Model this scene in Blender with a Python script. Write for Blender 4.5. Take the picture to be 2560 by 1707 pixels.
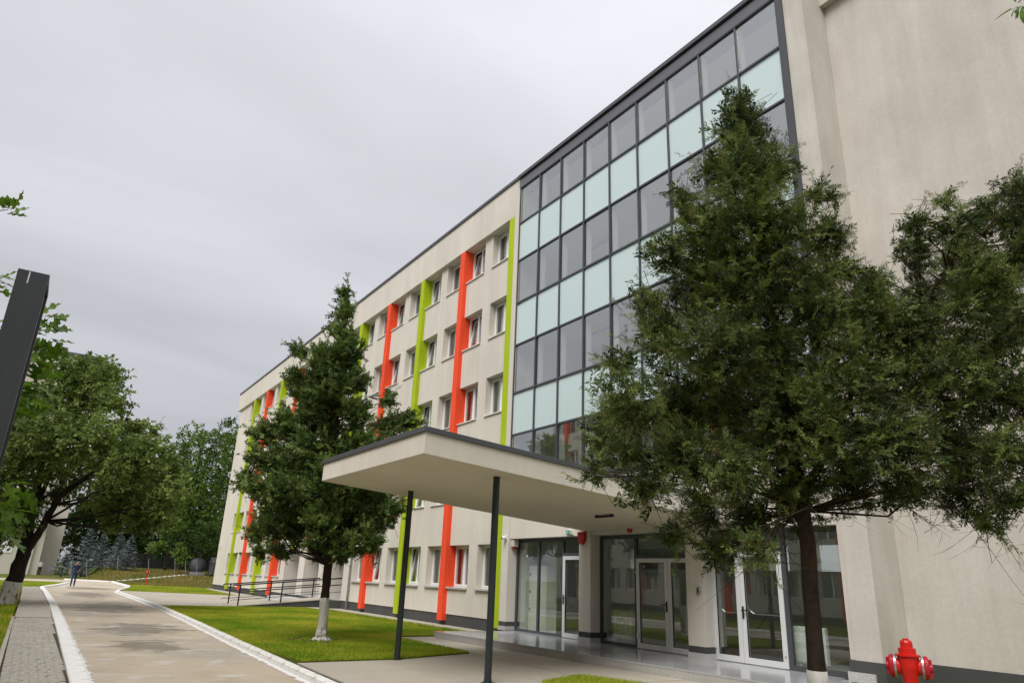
import bpy, math, random
import numpy as np
from mathutils import Vector, Matrix
for o in list(bpy.data.objects):
    bpy.data.objects.remove(o)
SC = bpy.context.scene
COL = SC.collection
random.seed(11)
RNG = np.random.RandomState(11)

# ------------------------------------------------------------------ camera
yaw, pitch, roll = math.radians(-57.053), math.radians(18.908), math.radians(2.301)
cyw, syw, cpt, spt = math.cos(yaw), math.sin(yaw), math.cos(pitch), math.sin(pitch)
fwd = Vector((syw * cpt, cyw * cpt, spt))
rgt = Vector((cyw, -syw, 0))
upv = rgt.cross(fwd)
r2 = math.cos(roll) * rgt + math.sin(roll) * upv
u2 = -math.sin(roll) * rgt + math.cos(roll) * upv
cam_data = bpy.data.cameras.new('camera')
cam = bpy.data.objects.new('camera', cam_data)
COL.objects.link(cam)
cam.matrix_world = Matrix(((r2.x, u2.x, -fwd.x, 0), (r2.y, u2.y, -fwd.y, 0), (r2.z, u2.z, -fwd.z, 1.6), (0, 0, 0, 1)))
cam_data.lens = 24.42
cam_data.sensor_width = 36
cam_data.sensor_fit = 'HORIZONTAL'
cam_data.clip_start = 0.05
cam_data.clip_end = 6000
SC.camera = cam

# ------------------------------------------------------------------ sky and sun
SUN_EL, SUN_AZ = math.radians(54), math.radians(151)      # azimuth clockwise from +y
world = bpy.data.worlds.new('World')
SC.world = world
world.use_nodes = True
nt = world.node_tree
nt.nodes.clear()
N = nt.nodes.new
L = nt.links.new
tc = N('ShaderNodeTexCoord')
sep = N('ShaderNodeSeparateXYZ')
L(tc.outputs['Generated'], sep.inputs[0])
zc = N('ShaderNodeMath'); zc.operation = 'MAXIMUM'; L(sep.outputs[2], zc.inputs[0]); zc.inputs[1].default_value = 0.0
den = N('ShaderNodeMath'); den.operation = 'ADD'; L(zc.outputs[0], den.inputs[0]); den.inputs[1].default_value = 0.16
dx = N('ShaderNodeMath'); dx.operation = 'DIVIDE'; L(sep.outputs[0], dx.inputs[0]); L(den.outputs[0], dx.inputs[1])
dy = N('ShaderNodeMath'); dy.operation = 'DIVIDE'; L(sep.outputs[1], dy.inputs[0]); L(den.outputs[0], dy.inputs[1])
cmb = N('ShaderNodeCombineXYZ'); L(dx.outputs[0], cmb.inputs[0]); L(dy.outputs[0], cmb.inputs[1])
mp = N('ShaderNodeMapping'); mp.inputs['Scale'].default_value = (0.95, 0.34, 1); mp.inputs['Rotation'].default_value = (0, 0, math.radians(18))
L(cmb.outputs[0], mp.inputs[0])
n1 = N('ShaderNodeTexNoise'); n1.inputs['Scale'].default_value = 1.5; n1.inputs['Detail'].default_value = 5; n1.inputs['Roughness'].default_value = 0.5
n1.inputs['Distortion'].default_value = 0.4
L(mp.outputs[0], n1.inputs['Vector'])
rmp = N('ShaderNodeMapRange'); rmp.inputs[1].default_value = 0.34; rmp.inputs[2].default_value = 0.66; rmp.inputs[3].default_value = 0.88; rmp.inputs[4].default_value = 1.10
L(n1.outputs[0], rmp.inputs[0])
grd = N('ShaderNodeMath'); grd.operation = 'MULTIPLY_ADD'; L(zc.outputs[0], grd.inputs[0]); grd.inputs[1].default_value = 0.315; grd.inputs[2].default_value = 0.214
mul = N('ShaderNodeMath'); mul.operation = 'MULTIPLY'; L(grd.outputs[0], mul.inputs[0]); L(rmp.outputs[0], mul.inputs[1])
bgc = N('ShaderNodeBackground'); bgc.inputs[0].default_value = (0.965, 0.97, 1.03, 1); L(mul.outputs[0], bgc.inputs[1])
sky = N('ShaderNodeTexSky'); sky.sky_type = 'NISHITA'; sky.sun_disc = False
sky.sun_elevation = SUN_EL; sky.sun_rotation = SUN_AZ
bgs = N('ShaderNodeBackground'); bgs.inputs[1].default_value = 0.05; L(sky.outputs[0], bgs.inputs[0])
mxs = N('ShaderNodeMixShader'); mxs.inputs[0].default_value = 0.92; L(bgs.outputs[0], mxs.inputs[1]); L(bgc.outputs[0], mxs.inputs[2])
wo = N('ShaderNodeOutputWorld'); L(mxs.outputs[0], wo.inputs[0])

sd = bpy.data.lights.new('sun', 'SUN')
sd.energy = 1.5
sd.angle = math.radians(36)
sd.color = (1.0, 0.965, 0.91)
so = bpy.data.objects.new('sun', sd)
COL.objects.link(so)
sdir = Vector((math.sin(SUN_AZ) * math.cos(SUN_EL), math.cos(SUN_AZ) * math.cos(SUN_EL), math.sin(SUN_EL)))
so.rotation_euler = sdir.to_track_quat('Z', 'Y').to_euler()
so.location = (0, -20, 40)
SC.view_settings.view_transform = 'Standard'
SC.view_settings.look = 'None'
SC.view_settings.exposure = 1.1
SC.view_settings.gamma = 1
SC.view_settings.use_curve_mapping = False
SC.cycles.max_bounces = 7
SC.cycles.transparent_max_bounces = 12
SC.cycles.diffuse_bounces = 3
SC.cycles.caustics_reflective = False
SC.cycles.caustics_refractive = False

# ------------------------------------------------------------------ materials
MATS = {}
def mat(name, col, rough=0.85, spec=0.3, var=None, bump=None, metal=0.0, col2=None, fac_scale=None, stretch=(1, 1, 1), mottle=None, streak=None):
    """col: linear base colour. var: [(scale, amount, stretch)] brightness noise; col2 + mottle=(scale, lo, hi): second colour by noise;
    bump: (scale, strength, distance)."""
    m = bpy.data.materials.new(name)
    m.use_nodes = True
    t = m.node_tree
    b = t.nodes['Principled BSDF']
    b.inputs['Roughness'].default_value = rough
    b.inputs['Specular IOR Level'].default_value = spec
    b.inputs['Metallic'].default_value = metal
    tcn = t.nodes.new('ShaderNodeTexCoord')
    cur = t.nodes.new('ShaderNodeRGB'); cur.outputs[0].default_value = (*col, 1)
    out = cur.outputs[0]
    def noise(scale, st, detail=4):
        mpn = t.nodes.new('ShaderNodeMapping'); mpn.inputs['Scale'].default_value = st
        t.links.new(tcn.outputs['Object'], mpn.inputs[0])
        n = t.nodes.new('ShaderNodeTexNoise'); n.inputs['Scale'].default_value = scale; n.inputs['Detail'].default_value = detail
        t.links.new(mpn.outputs[0], n.inputs['Vector'])
        return n.outputs[0]
    if col2 and mottle:
        ms = mottle if isinstance(mottle, list) else [(mottle, col2)]
        for mo, c2 in ms:
            sc_, lo, hi = mo[:3]
            st = mo[3] if len(mo) > 3 else (1, 1, 1)
            mr = t.nodes.new('ShaderNodeMapRange'); mr.inputs[1].default_value = lo; mr.inputs[2].default_value = hi
            t.links.new(noise(sc_, st, 6), mr.inputs[0])
            mx = t.nodes.new('ShaderNodeMix'); mx.data_type = 'RGBA'
            t.links.new(mr.outputs[0], mx.inputs[0]); t.links.new(out, mx.inputs[6]); mx.inputs[7].default_value = (*c2, 1)
            out = mx.outputs[2]
    for v in (var or []):
        sc_, am = v[:2]
        st = v[2] if len(v) > 2 else (1, 1, 1)
        mr = t.nodes.new('ShaderNodeMapRange'); mr.inputs[1].default_value = 0.25; mr.inputs[2].default_value = 0.75
        mr.inputs[3].default_value = 1 - am; mr.inputs[4].default_value = 1 + am
        t.links.new(noise(sc_, st), mr.inputs[0])
        vm = t.nodes.new('ShaderNodeVectorMath'); vm.operation = 'SCALE'
        t.links.new(out, vm.inputs[0]); t.links.new(mr.outputs[0], vm.inputs['Scale'])
        out = vm.outputs[0]
    t.links.new(out, b.inputs['Base Color'])
    if bump:
        prev = None
        for bp in (bump if isinstance(bump, list) else [bump]):
            bn = t.nodes.new('ShaderNodeBump'); bn.inputs['Strength'].default_value = bp[1]; bn.inputs['Distance'].default_value = bp[2]
            t.links.new(noise(bp[0], bp[3] if len(bp) > 3 else (1, 1, 1)), bn.inputs['Height'])
            if prev: t.links.new(prev, bn.inputs['Normal'])
            prev = bn.outputs[0]
        t.links.new(prev, b.inputs['Normal'])
    MATS[name] = m
    return m

def leaf_mat(name, dark, light, trans=0.3, rough=0.5, nscale=1.2, tint=None, spec=0.35):
    m = bpy.data.materials.new(name); m.use_nodes = True
    t = m.node_tree; t.nodes.clear()
    out = t.nodes.new('ShaderNodeOutputMaterial')
    at = t.nodes.new('ShaderNodeAttribute'); at.attribute_name = 'rnd'
    tcn = t.nodes.new('ShaderNodeTexCoord')
    n = t.nodes.new('ShaderNodeTexNoise'); n.inputs['Scale'].default_value = nscale; n.inputs['Detail'].default_value = 3
    t.links.new(tcn.outputs['Object'], n.inputs['Vector'])
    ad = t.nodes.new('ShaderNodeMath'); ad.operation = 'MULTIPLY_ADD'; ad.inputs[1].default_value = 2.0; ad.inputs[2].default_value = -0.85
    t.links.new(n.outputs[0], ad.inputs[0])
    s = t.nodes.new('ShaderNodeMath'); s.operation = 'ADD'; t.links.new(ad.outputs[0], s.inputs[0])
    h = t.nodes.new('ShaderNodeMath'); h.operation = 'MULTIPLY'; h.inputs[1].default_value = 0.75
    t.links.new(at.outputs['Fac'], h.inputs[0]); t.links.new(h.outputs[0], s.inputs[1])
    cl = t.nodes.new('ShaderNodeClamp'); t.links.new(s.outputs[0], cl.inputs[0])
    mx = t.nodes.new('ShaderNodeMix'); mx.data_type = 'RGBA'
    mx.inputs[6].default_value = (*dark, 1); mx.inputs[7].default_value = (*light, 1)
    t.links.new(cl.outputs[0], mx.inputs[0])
    col = mx.outputs[2]
    if tint:
        gt = t.nodes.new('ShaderNodeMath'); gt.operation = 'GREATER_THAN'; gt.inputs[1].default_value = tint[1]
        t.links.new(at.outputs['Fac'], gt.inputs[0])
        m2 = t.nodes.new('ShaderNodeMix'); m2.data_type = 'RGBA'; m2.inputs[7].default_value = (*tint[0], 1)
        t.links.new(gt.outputs[0], m2.inputs[0]); t.links.new(col, m2.inputs[6]); col = m2.outputs[2]
    p = t.nodes.new('ShaderNodeBsdfPrincipled'); p.inputs['Roughness'].default_value = rough; p.inputs['Specular IOR Level'].default_value = spec
    t.links.new(col, p.inputs['Base Color'])
    tr = t.nodes.new('ShaderNodeBsdfTranslucent'); t.links.new(col, tr.inputs[0])
    ms = t.nodes.new('ShaderNodeMixShader'); ms.inputs[0].default_value = trans
    t.links.new(p.outputs[0], ms.inputs[1]); t.links.new(tr.outputs[0], ms.inputs[2])
    t.links.new(ms.outputs[0], out.inputs[0])
    MATS[name] = m
    return m

def glass_mat(name, tint, refl, ior=1.5, rough=0.0, wob=0.0):
    m = bpy.data.materials.new(name); m.use_nodes = True
    t = m.node_tree; t.nodes.clear()
    out = t.nodes.new('ShaderNodeOutputMaterial')
    tr = t.nodes.new('ShaderNodeBsdfTransparent'); tr.inputs[0].default_value = (*tint, 1)
    gl = t.nodes.new('ShaderNodeBsdfGlossy'); gl.inputs['Roughness'].default_value = rough; gl.inputs[0].default_value = (0.95, 0.98, 0.98, 1)
    # the Fresnel node inverts the index on back faces; undo that so a pane reflects the same from both sides
    fr = t.nodes.new('ShaderNodeFresnel'); ge = t.nodes.new('ShaderNodeNewGeometry')
    im = t.nodes.new('ShaderNodeMapRange'); im.inputs[3].default_value = ior; im.inputs[4].default_value = 1.0 / ior
    t.links.new(ge.outputs['Backfacing'], im.inputs[0]); t.links.new(im.outputs[0], fr.inputs[0])
    ad = t.nodes.new('ShaderNodeMath'); ad.operation = 'MULTIPLY_ADD'; ad.inputs[1].default_value = 1.0; ad.inputs[2].default_value = refl; ad.use_clamp = True
    t.links.new(fr.outputs[0], ad.inputs[0])
    if wob:
        tcn = t.nodes.new('ShaderNodeTexCoord'); n = t.nodes.new('ShaderNodeTexNoise'); n.inputs['Scale'].default_value = 0.6
        t.links.new(tcn.outputs['Object'], n.inputs['Vector'])
        bn = t.nodes.new('ShaderNodeBump'); bn.inputs['Strength'].default_value = wob; bn.inputs['Distance'].default_value = 0.05
        t.links.new(n.outputs[0], bn.inputs['Height']); t.links.new(bn.outputs[0], gl.inputs['Normal'])
    ms = t.nodes.new('ShaderNodeMixShader')
    t.links.new(ad.outputs[0], ms.inputs[0]); t.links.new(tr.outputs[0], ms.inputs[1]); t.links.new(gl.outputs[0], ms.inputs[2])
    t.links.new(ms.outputs[0], out.inputs[0])
    MATS[name] = m
    return m

mat('stucco', (0.665, 0.622, 0.555), 0.95, 0.1, var=[(0.35, 0.06), (1.4, 0.06, (1, 1, 0.25)), (5.0, 0.045, (1, 1, 0.06))], bump=[(70, 0.5, 0.006), (2.0, 0.25, 0.02)])
mat('stucco_rough', (0.555, 0.517, 0.467), 0.95, 0.1, var=[(0.5, 0.08), (2.2, 0.06, (1, 1, 0.3)), (7, 0.05, (1, 1, 0.08)), (14, 0.05)], bump=[(90, 0.25, 0.006), (14, 0.12, 0.01), (1.3, 0.35, 0.04)],
    col2=(0.60, 0.572, 0.53), mottle=(0.8, 0.40, 0.75))
mat('soffit', (0.68, 0.61, 0.49), 0.95, 0.1, var=[(0.6, 0.05), (3.0, 0.03)], bump=(80, 0.4, 0.005))
mat('plinth', (0.072, 0.073, 0.072), 0.85, 0.25, var=[(1.2, 0.12), (12, 0.08)], bump=(60, 0.4, 0.006))
mat('orange', (0.90, 0.085, 0.028), 0.75, 0.25, var=[(0.8, 0.07), (5.0, 0.05, (1, 1, 0.08))], bump=(70, 0.35, 0.004))
mat('lime', (0.40, 0.52, 0.012), 0.75, 0.25, var=[(0.8, 0.07), (5.0, 0.05, (1, 1, 0.08))], bump=(70, 0.35, 0.004))
mat('cap', (0.075, 0.08, 0.09), 0.45, 0.4, var=[(1.0, 0.1)])
mat('band_metal', (0.13, 0.13, 0.15), 0.4, 0.4, var=[(0.8, 0.08)])
mat('mullion', (0.066, 0.072, 0.081), 0.42, 0.4, var=[(1.5, 0.08)])
mat('inner_post', (0.88, 0.90, 0.89), 0.5, 0.3)
mat('pvc', (0.80, 0.80, 0.79), 0.35, 0.4)
mat('alu_white', (0.66, 0.67, 0.68), 0.35, 0.4, var=[(2.0, 0.04)])
mat('sill', (0.74, 0.72, 0.69), 0.6, 0.3, var=[(3, 0.06)])
mat('post_paint', (0.022, 0.030, 0.034), 0.38, 0.45, var=[(3.0, 0.15)])
mat('rail_paint', (0.018, 0.019, 0.021), 0.4, 0.45)
mat('interior', (0.78, 0.78, 0.76), 0.9, 0.1, var=[(0.5, 0.06)])
mat('interior_dark', (0.20, 0.20, 0.19), 0.9, 0.1)
mat('interior_floor', (0.45, 0.44, 0.42), 0.5, 0.3)
mat('spandrel', (0.575, 0.70, 0.705), 0.16, 0.65, var=[(0.5, 0.03)])
glass_mat('glass_curtain', (0.93, 0.94, 0.93), 0.205, wob=0.06)
glass_mat('glass_window', (0.96, 0.97, 0.97), 0.05)
glass_mat('glass_ground', (0.92, 0.95, 0.93), 0.07, wob=0.04)
mat('granite', (0.40, 0.41, 0.425), 0.14, 0.5, var=[(0.9, 0.12), (60, 0.12)], bump=(3.0, 0.05, 0.01))
mat('granite_rough', (0.40, 0.39, 0.365), 0.75, 0.3, var=[(1.5, 0.12), (50, 0.22)], bump=(80, 0.4, 0.004))
mat('granite_light', (0.50, 0.495, 0.48), 0.5, 0.4, var=[(2, 0.1), (50, 0.2)])
mat('concrete', (0.42, 0.385, 0.325), 0.9, 0.2, var=[(0.5, 0.08), (3, 0.05), (30, 0.04)], bump=[(40, 0.3, 0.004), (3, 0.2, 0.01)], col2=(0.33, 0.30, 0.25), mottle=(0.45, 0.52, 0.75))
mat('road', (0.45, 0.385, 0.295), 0.9, 0.2, var=[(0.35, 0.1, (1, 1, 1)), (3.5, 0.06), (25, 0.05)], bump=[(30, 0.35, 0.005), (2, 0.2, 0.012)],
    col2=True, mottle=[((0.22, 0.50, 0.66), (0.38, 0.345, 0.295)), ((0.5, 0.56, 0.70, (0.5, 1, 1)), (0.385, 0.315, 0.23)), ((1.4, 0.56, 0.66), (0.50, 0.47, 0.42))])
mat('kerb_white', (0.78, 0.775, 0.75), 0.85, 0.2, var=[(1.5, 0.05), (12, 0.07)], bump=[(25, 0.5, 0.008), (5, 0.3, 0.02)], col2=(0.58, 0.56, 0.52), mottle=(3.0, 0.60, 0.72))
mat('kerb_worn', (0.76, 0.755, 0.73), 0.85, 0.2, var=[(1.5, 0.06), (12, 0.08)], bump=[(25, 0.5, 0.008)], col2=(0.46, 0.44, 0.40), mottle=(5.0, 0.57, 0.68))
mat('cobble', (0.40, 0.375, 0.32), 0.85, 0.25, var=[(0.9, 0.12), (7, 0.22), (40, 0.08)], bump=(40, 0.4, 0.004))
mat('cobble_joint', (0.085, 0.065, 0.04), 0.95, 0.1, var=[(8, 0.2)])
mat('soil', (0.10, 0.075, 0.05), 0.95, 0.1, var=[(6, 0.3)], bump=(12, 0.8, 0.03))
mat('grass_ground', (0.14, 0.20, 0.02), 0.95, 0.1, var=[(0.4, 0.15), (6, 0.2), (40, 0.3)], bump=(35, 1.0, 0.05),
    col2=True, mottle=[((0.35, 0.50, 0.68), (0.19, 0.155, 0.04)), ((1.5, 0.56, 0.74), (0.075, 0.125, 0.015))])
mat('field', (0.085, 0.125, 0.02), 0.95, 0.1, var=[(0.3, 0.15), (5, 0.2), (30, 0.25)], bump=(20, 1.0, 0.06),
    col2=True, mottle=[((0.16, 0.50, 0.66), (0.20, 0.13, 0.06)), ((0.9, 0.55, 0.72), (0.15, 0.14, 0.045))])
mat('bark', (0.040, 0.028, 0.020), 0.95, 0.15, var=[(6, 0.25, (1, 1, 0.25)), (25, 0.25)], bump=[(14, 1.0, 0.03, (1, 1, 0.22)), (50, 0.6, 0.008)], col2=(0.075, 0.036, 0.02), mottle=(3.5, 0.58, 0.72))
mat('bark_dark', (0.028, 0.022, 0.018), 0.95, 0.15, var=[(5, 0.25, (1, 1, 0.3)), (25, 0.25)], bump=[(10, 1.0, 0.04, (1, 1, 0.22))])
mat('whitewash', (0.60, 0.58, 0.545), 0.9, 0.15, var=[(6, 0.1, (1, 1, 0.3))], bump=[(14, 1.0, 0.03, (1, 1, 0.22))], col2=(0.16, 0.13, 0.10), mottle=(10, 0.54, 0.62, (1, 1, 0.22)))
mat('twig', (0.10, 0.085, 0.07), 0.9, 0.15, var=[(8, 0.2)])
mat('hydrant_red', (0.70, 0.014, 0.012), 0.34, 0.5, var=[(6, 0.06)])
mat('hydrant_cap', (0.50, 0.012, 0.03), 0.4, 0.45)
mat('alu', (0.55, 0.56, 0.57), 0.32, 0.5, metal=0.8)
mat('galv', (0.40, 0.41, 0.42), 0.45, 0.5, metal=0.6, var=[(4, 0.12)])
mat('red_plastic', (0.42, 0.01, 0.012), 0.35, 0.5)
mat('sign_green', (0.0, 0.20, 0.13), 0.4, 0.4)
mat('sign_white', (0.8, 0.82, 0.82), 0.4, 0.4)
mat('sign_yellow', (0.75, 0.55, 0.02), 0.5, 0.4)
mat('black', (0.01, 0.01, 0.011), 0.4, 0.45)
mat('siren_beige', (0.56, 0.52, 0.45), 0.6, 0.3)
mat('post_grey', (0.045, 0.049, 0.055), 0.4, 0.45, var=[(3, 0.1), (20, 0.08, (1, 1, 0.1))], bump=(6, 0.05, 0.01))
mat('post_slot', (0.35, 0.36, 0.36), 0.5, 0.4)
for i, c_ in enumerate([(0.74, 0.73, 0.70), (0.22, 0.07, 0.10), (0.50, 0.07, 0.06), (0.62, 0.65, 0.63), (0.45, 0.25, 0.15), (0.16, 0.22, 0.04), (0.80, 0.81, 0.80)]):
    mat('curtain%d' % i, c_, 0.9, 0.1, var=[(6, 0.15, (1, 1, 0.05))])
mat('far_wall', (0.60, 0.55, 0.48), 0.95, 0.1, var=[(0.15, 0.05), (0.6, 0.04, (1, 1, 0.2))])
mat('far_roof', (0.11, 0.11, 0.12), 0.6, 0.3)
mat('skin', (0.42, 0.22, 0.15), 0.55, 0.35)
mat('hair', (0.03, 0.022, 0.018), 0.7, 0.3)
mat('navy', (0.018, 0.026, 0.06), 0.85, 0.2, var=[(9, 0.15)], col2=(0.14, 0.20, 0.26), mottle=(11, 0.58, 0.62))
mat('jeans', (0.03, 0.05, 0.12), 0.85, 0.2, var=[(5, 0.2)])
mat('shirt_white', (0.65, 0.66, 0.68), 0.85, 0.2)
mat('trousers_black', (0.02, 0.02, 0.022), 0.85, 0.2)
mat('shoe', (0.02, 0.018, 0.016), 0.6, 0.3)
mat('spruce_bark', (0.06, 0.05, 0.04), 0.95, 0.1)
mat('fence_dark', (0.022, 0.023, 0.02), 0.9, 0.2, var=[(2, 0.15)])
mat('stake', (0.30, 0.30, 0.29), 0.6, 0.3)
mat('container', (0.10, 0.105, 0.11), 0.5, 0.4, var=[(3, 0.1)])
mat('tank', (0.05, 0.052, 0.055), 0.45, 0.4, var=[(2, 0.15)])
leaf_mat('juniper', (0.030, 0.052, 0.013), (0.235, 0.300, 0.078), 0.25, 0.55, 2.2, tint=((0.16, 0.11, 0.04), 0.965), spec=0.2)
leaf_mat('thuja', (0.034, 0.066, 0.016), (0.21, 0.3, 0.075), 0.25, 0.5, 1.3, tint=((0.18, 0.09, 0.04), 0.975), spec=0.25)
leaf_mat('apricot_leaf', (0.06, 0.112, 0.024), (0.28, 0.37, 0.095), 0.30, 0.6, 0.8, spec=0.2)
leaf_mat('maple_leaf', (0.034, 0.075, 0.014), (0.17, 0.27, 0.042), 0.32, 0.65, 0.35, spec=0.15)
leaf_mat('dark_leaf', (0.017, 0.04, 0.008), (0.075, 0.125, 0.024), 0.28, 0.7, 0.35, spec=0.12)
leaf_mat('blue_spruce', (0.12, 0.16, 0.17), (0.32, 0.39, 0.41), 0.1, 0.6, 1.0)
leaf_mat('oak_leaf', (0.07, 0.15, 0.018), (0.2, 0.34, 0.03), 0.38, 0.42, 3.0)
leaf_mat('grass_blade', (0.11, 0.31, 0.008), (0.62, 0.58, 0.07), 0.4, 0.7, 0.45, tint=((0.40, 0.30, 0.10), 0.95), spec=0.1)

leaf_mat('meadow_blade', (0.10, 0.15, 0.02), (0.36, 0.27, 0.09), 0.3, 0.7, 0.25, tint=((0.40, 0.28, 0.12), 0.85), spec=0.1)
# kerb paint that ran onto the road: ragged white wash
def paint_mat():
    m = bpy.data.materials.new('kerb_paint'); m.use_nodes = True
    t = m.node_tree; b = t.nodes['Principled BSDF']
    b.inputs['Base Color'].default_value = (0.72, 0.71, 0.68, 1); b.inputs['Roughness'].default_value = 0.9
    uv = t.nodes.new('ShaderNodeUVMap'); uv.uv_map = 'UV'
    sp = t.nodes.new('ShaderNodeSeparateXYZ'); t.links.new(uv.outputs[0], sp.inputs[0])
    tcn = t.nodes.new('ShaderNodeTexCoord')
    n = t.nodes.new('ShaderNodeTexNoise'); n.inputs['Scale'].default_value = 7; n.inputs['Detail'].default_value = 7; n.inputs['Roughness'].default_value = 0.7
    t.links.new(tcn.outputs['Object'], n.inputs['Vector'])
    a = t.nodes.new('ShaderNodeMath'); a.operation = 'SUBTRACT'; t.links.new(n.outputs[0], a.inputs[0])
    ml = t.nodes.new('ShaderNodeMath'); ml.operation = 'MULTIPLY_ADD'; ml.inputs[1].default_value = 0.62; ml.inputs[2].default_value = 0.20
    t.links.new(sp.outputs[1], ml.inputs[0]); t.links.new(ml.outputs[0], a.inputs[1])
    mr = t.nodes.new('ShaderNodeMapRange'); mr.inputs[1].default_value = -0.01; mr.inputs[2].default_value = 0.03
    t.links.new(a.outputs[0], mr.inputs[0]); t.links.new(mr.outputs[0], b.inputs['Alpha'])
    MATS['kerb_paint'] = m
paint_mat()

# wet patches on the road: darker and glossier
def wet_mat():
    m = bpy.data.materials.new('wet'); m.use_nodes = True
    t = m.node_tree; b = t.nodes['Principled BSDF']
    b.inputs['Base Color'].default_value = (0.19, 0.165, 0.13, 1); b.inputs['Roughness'].default_value = 0.3
    uv = t.nodes.new('ShaderNodeUVMap'); uv.uv_map = 'UV'
    gr = t.nodes.new('ShaderNodeTexGradient'); gr.gradient_type = 'SPHERICAL'
    mpn = t.nodes.new('ShaderNodeMapping'); mpn.inputs['Location'].default_value = (-1, -1, 0); mpn.inputs['Scale'].default_value = (2, 2, 1)
    t.links.new(uv.outputs[0], mpn.inputs[0]); t.links.new(mpn.outputs[0], gr.inputs[0])
    tcn = t.nodes.new('ShaderNodeTexCoord')
    mp2 = t.nodes.new('ShaderNodeMapping'); mp2.inputs['Scale'].default_value = (0.9, 0.55, 1)
    t.links.new(tcn.outputs['Object'], mp2.inputs[0])
    n = t.nodes.new('ShaderNodeTexNoise'); n.inputs['Scale'].default_value = 1.5; n.inputs['Detail'].default_value = 9; n.inputs['Roughness'].default_value = 0.72; n.inputs['Distortion'].default_value = 0.6
    t.links.new(mp2.outputs[0], n.inputs['Vector'])
    a = t.nodes.new('ShaderNodeMath'); a.operation = 'MULTIPLY_ADD'; a.inputs[1].default_value = 0.34; t.links.new(gr.outputs[0], a.inputs[0]); t.links.new(n.outputs[0], a.inputs[2])
    mr = t.nodes.new('ShaderNodeMapRange'); mr.inputs[1].default_value = 0.60; mr.inputs[2].default_value = 0.66; mr.inputs[4].default_value = 0.36
    t.links.new(a.outputs[0], mr.inputs[0]); t.links.new(mr.outputs[0], b.inputs['Alpha'])
    MATS['wet'] = m
wet_mat()

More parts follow.
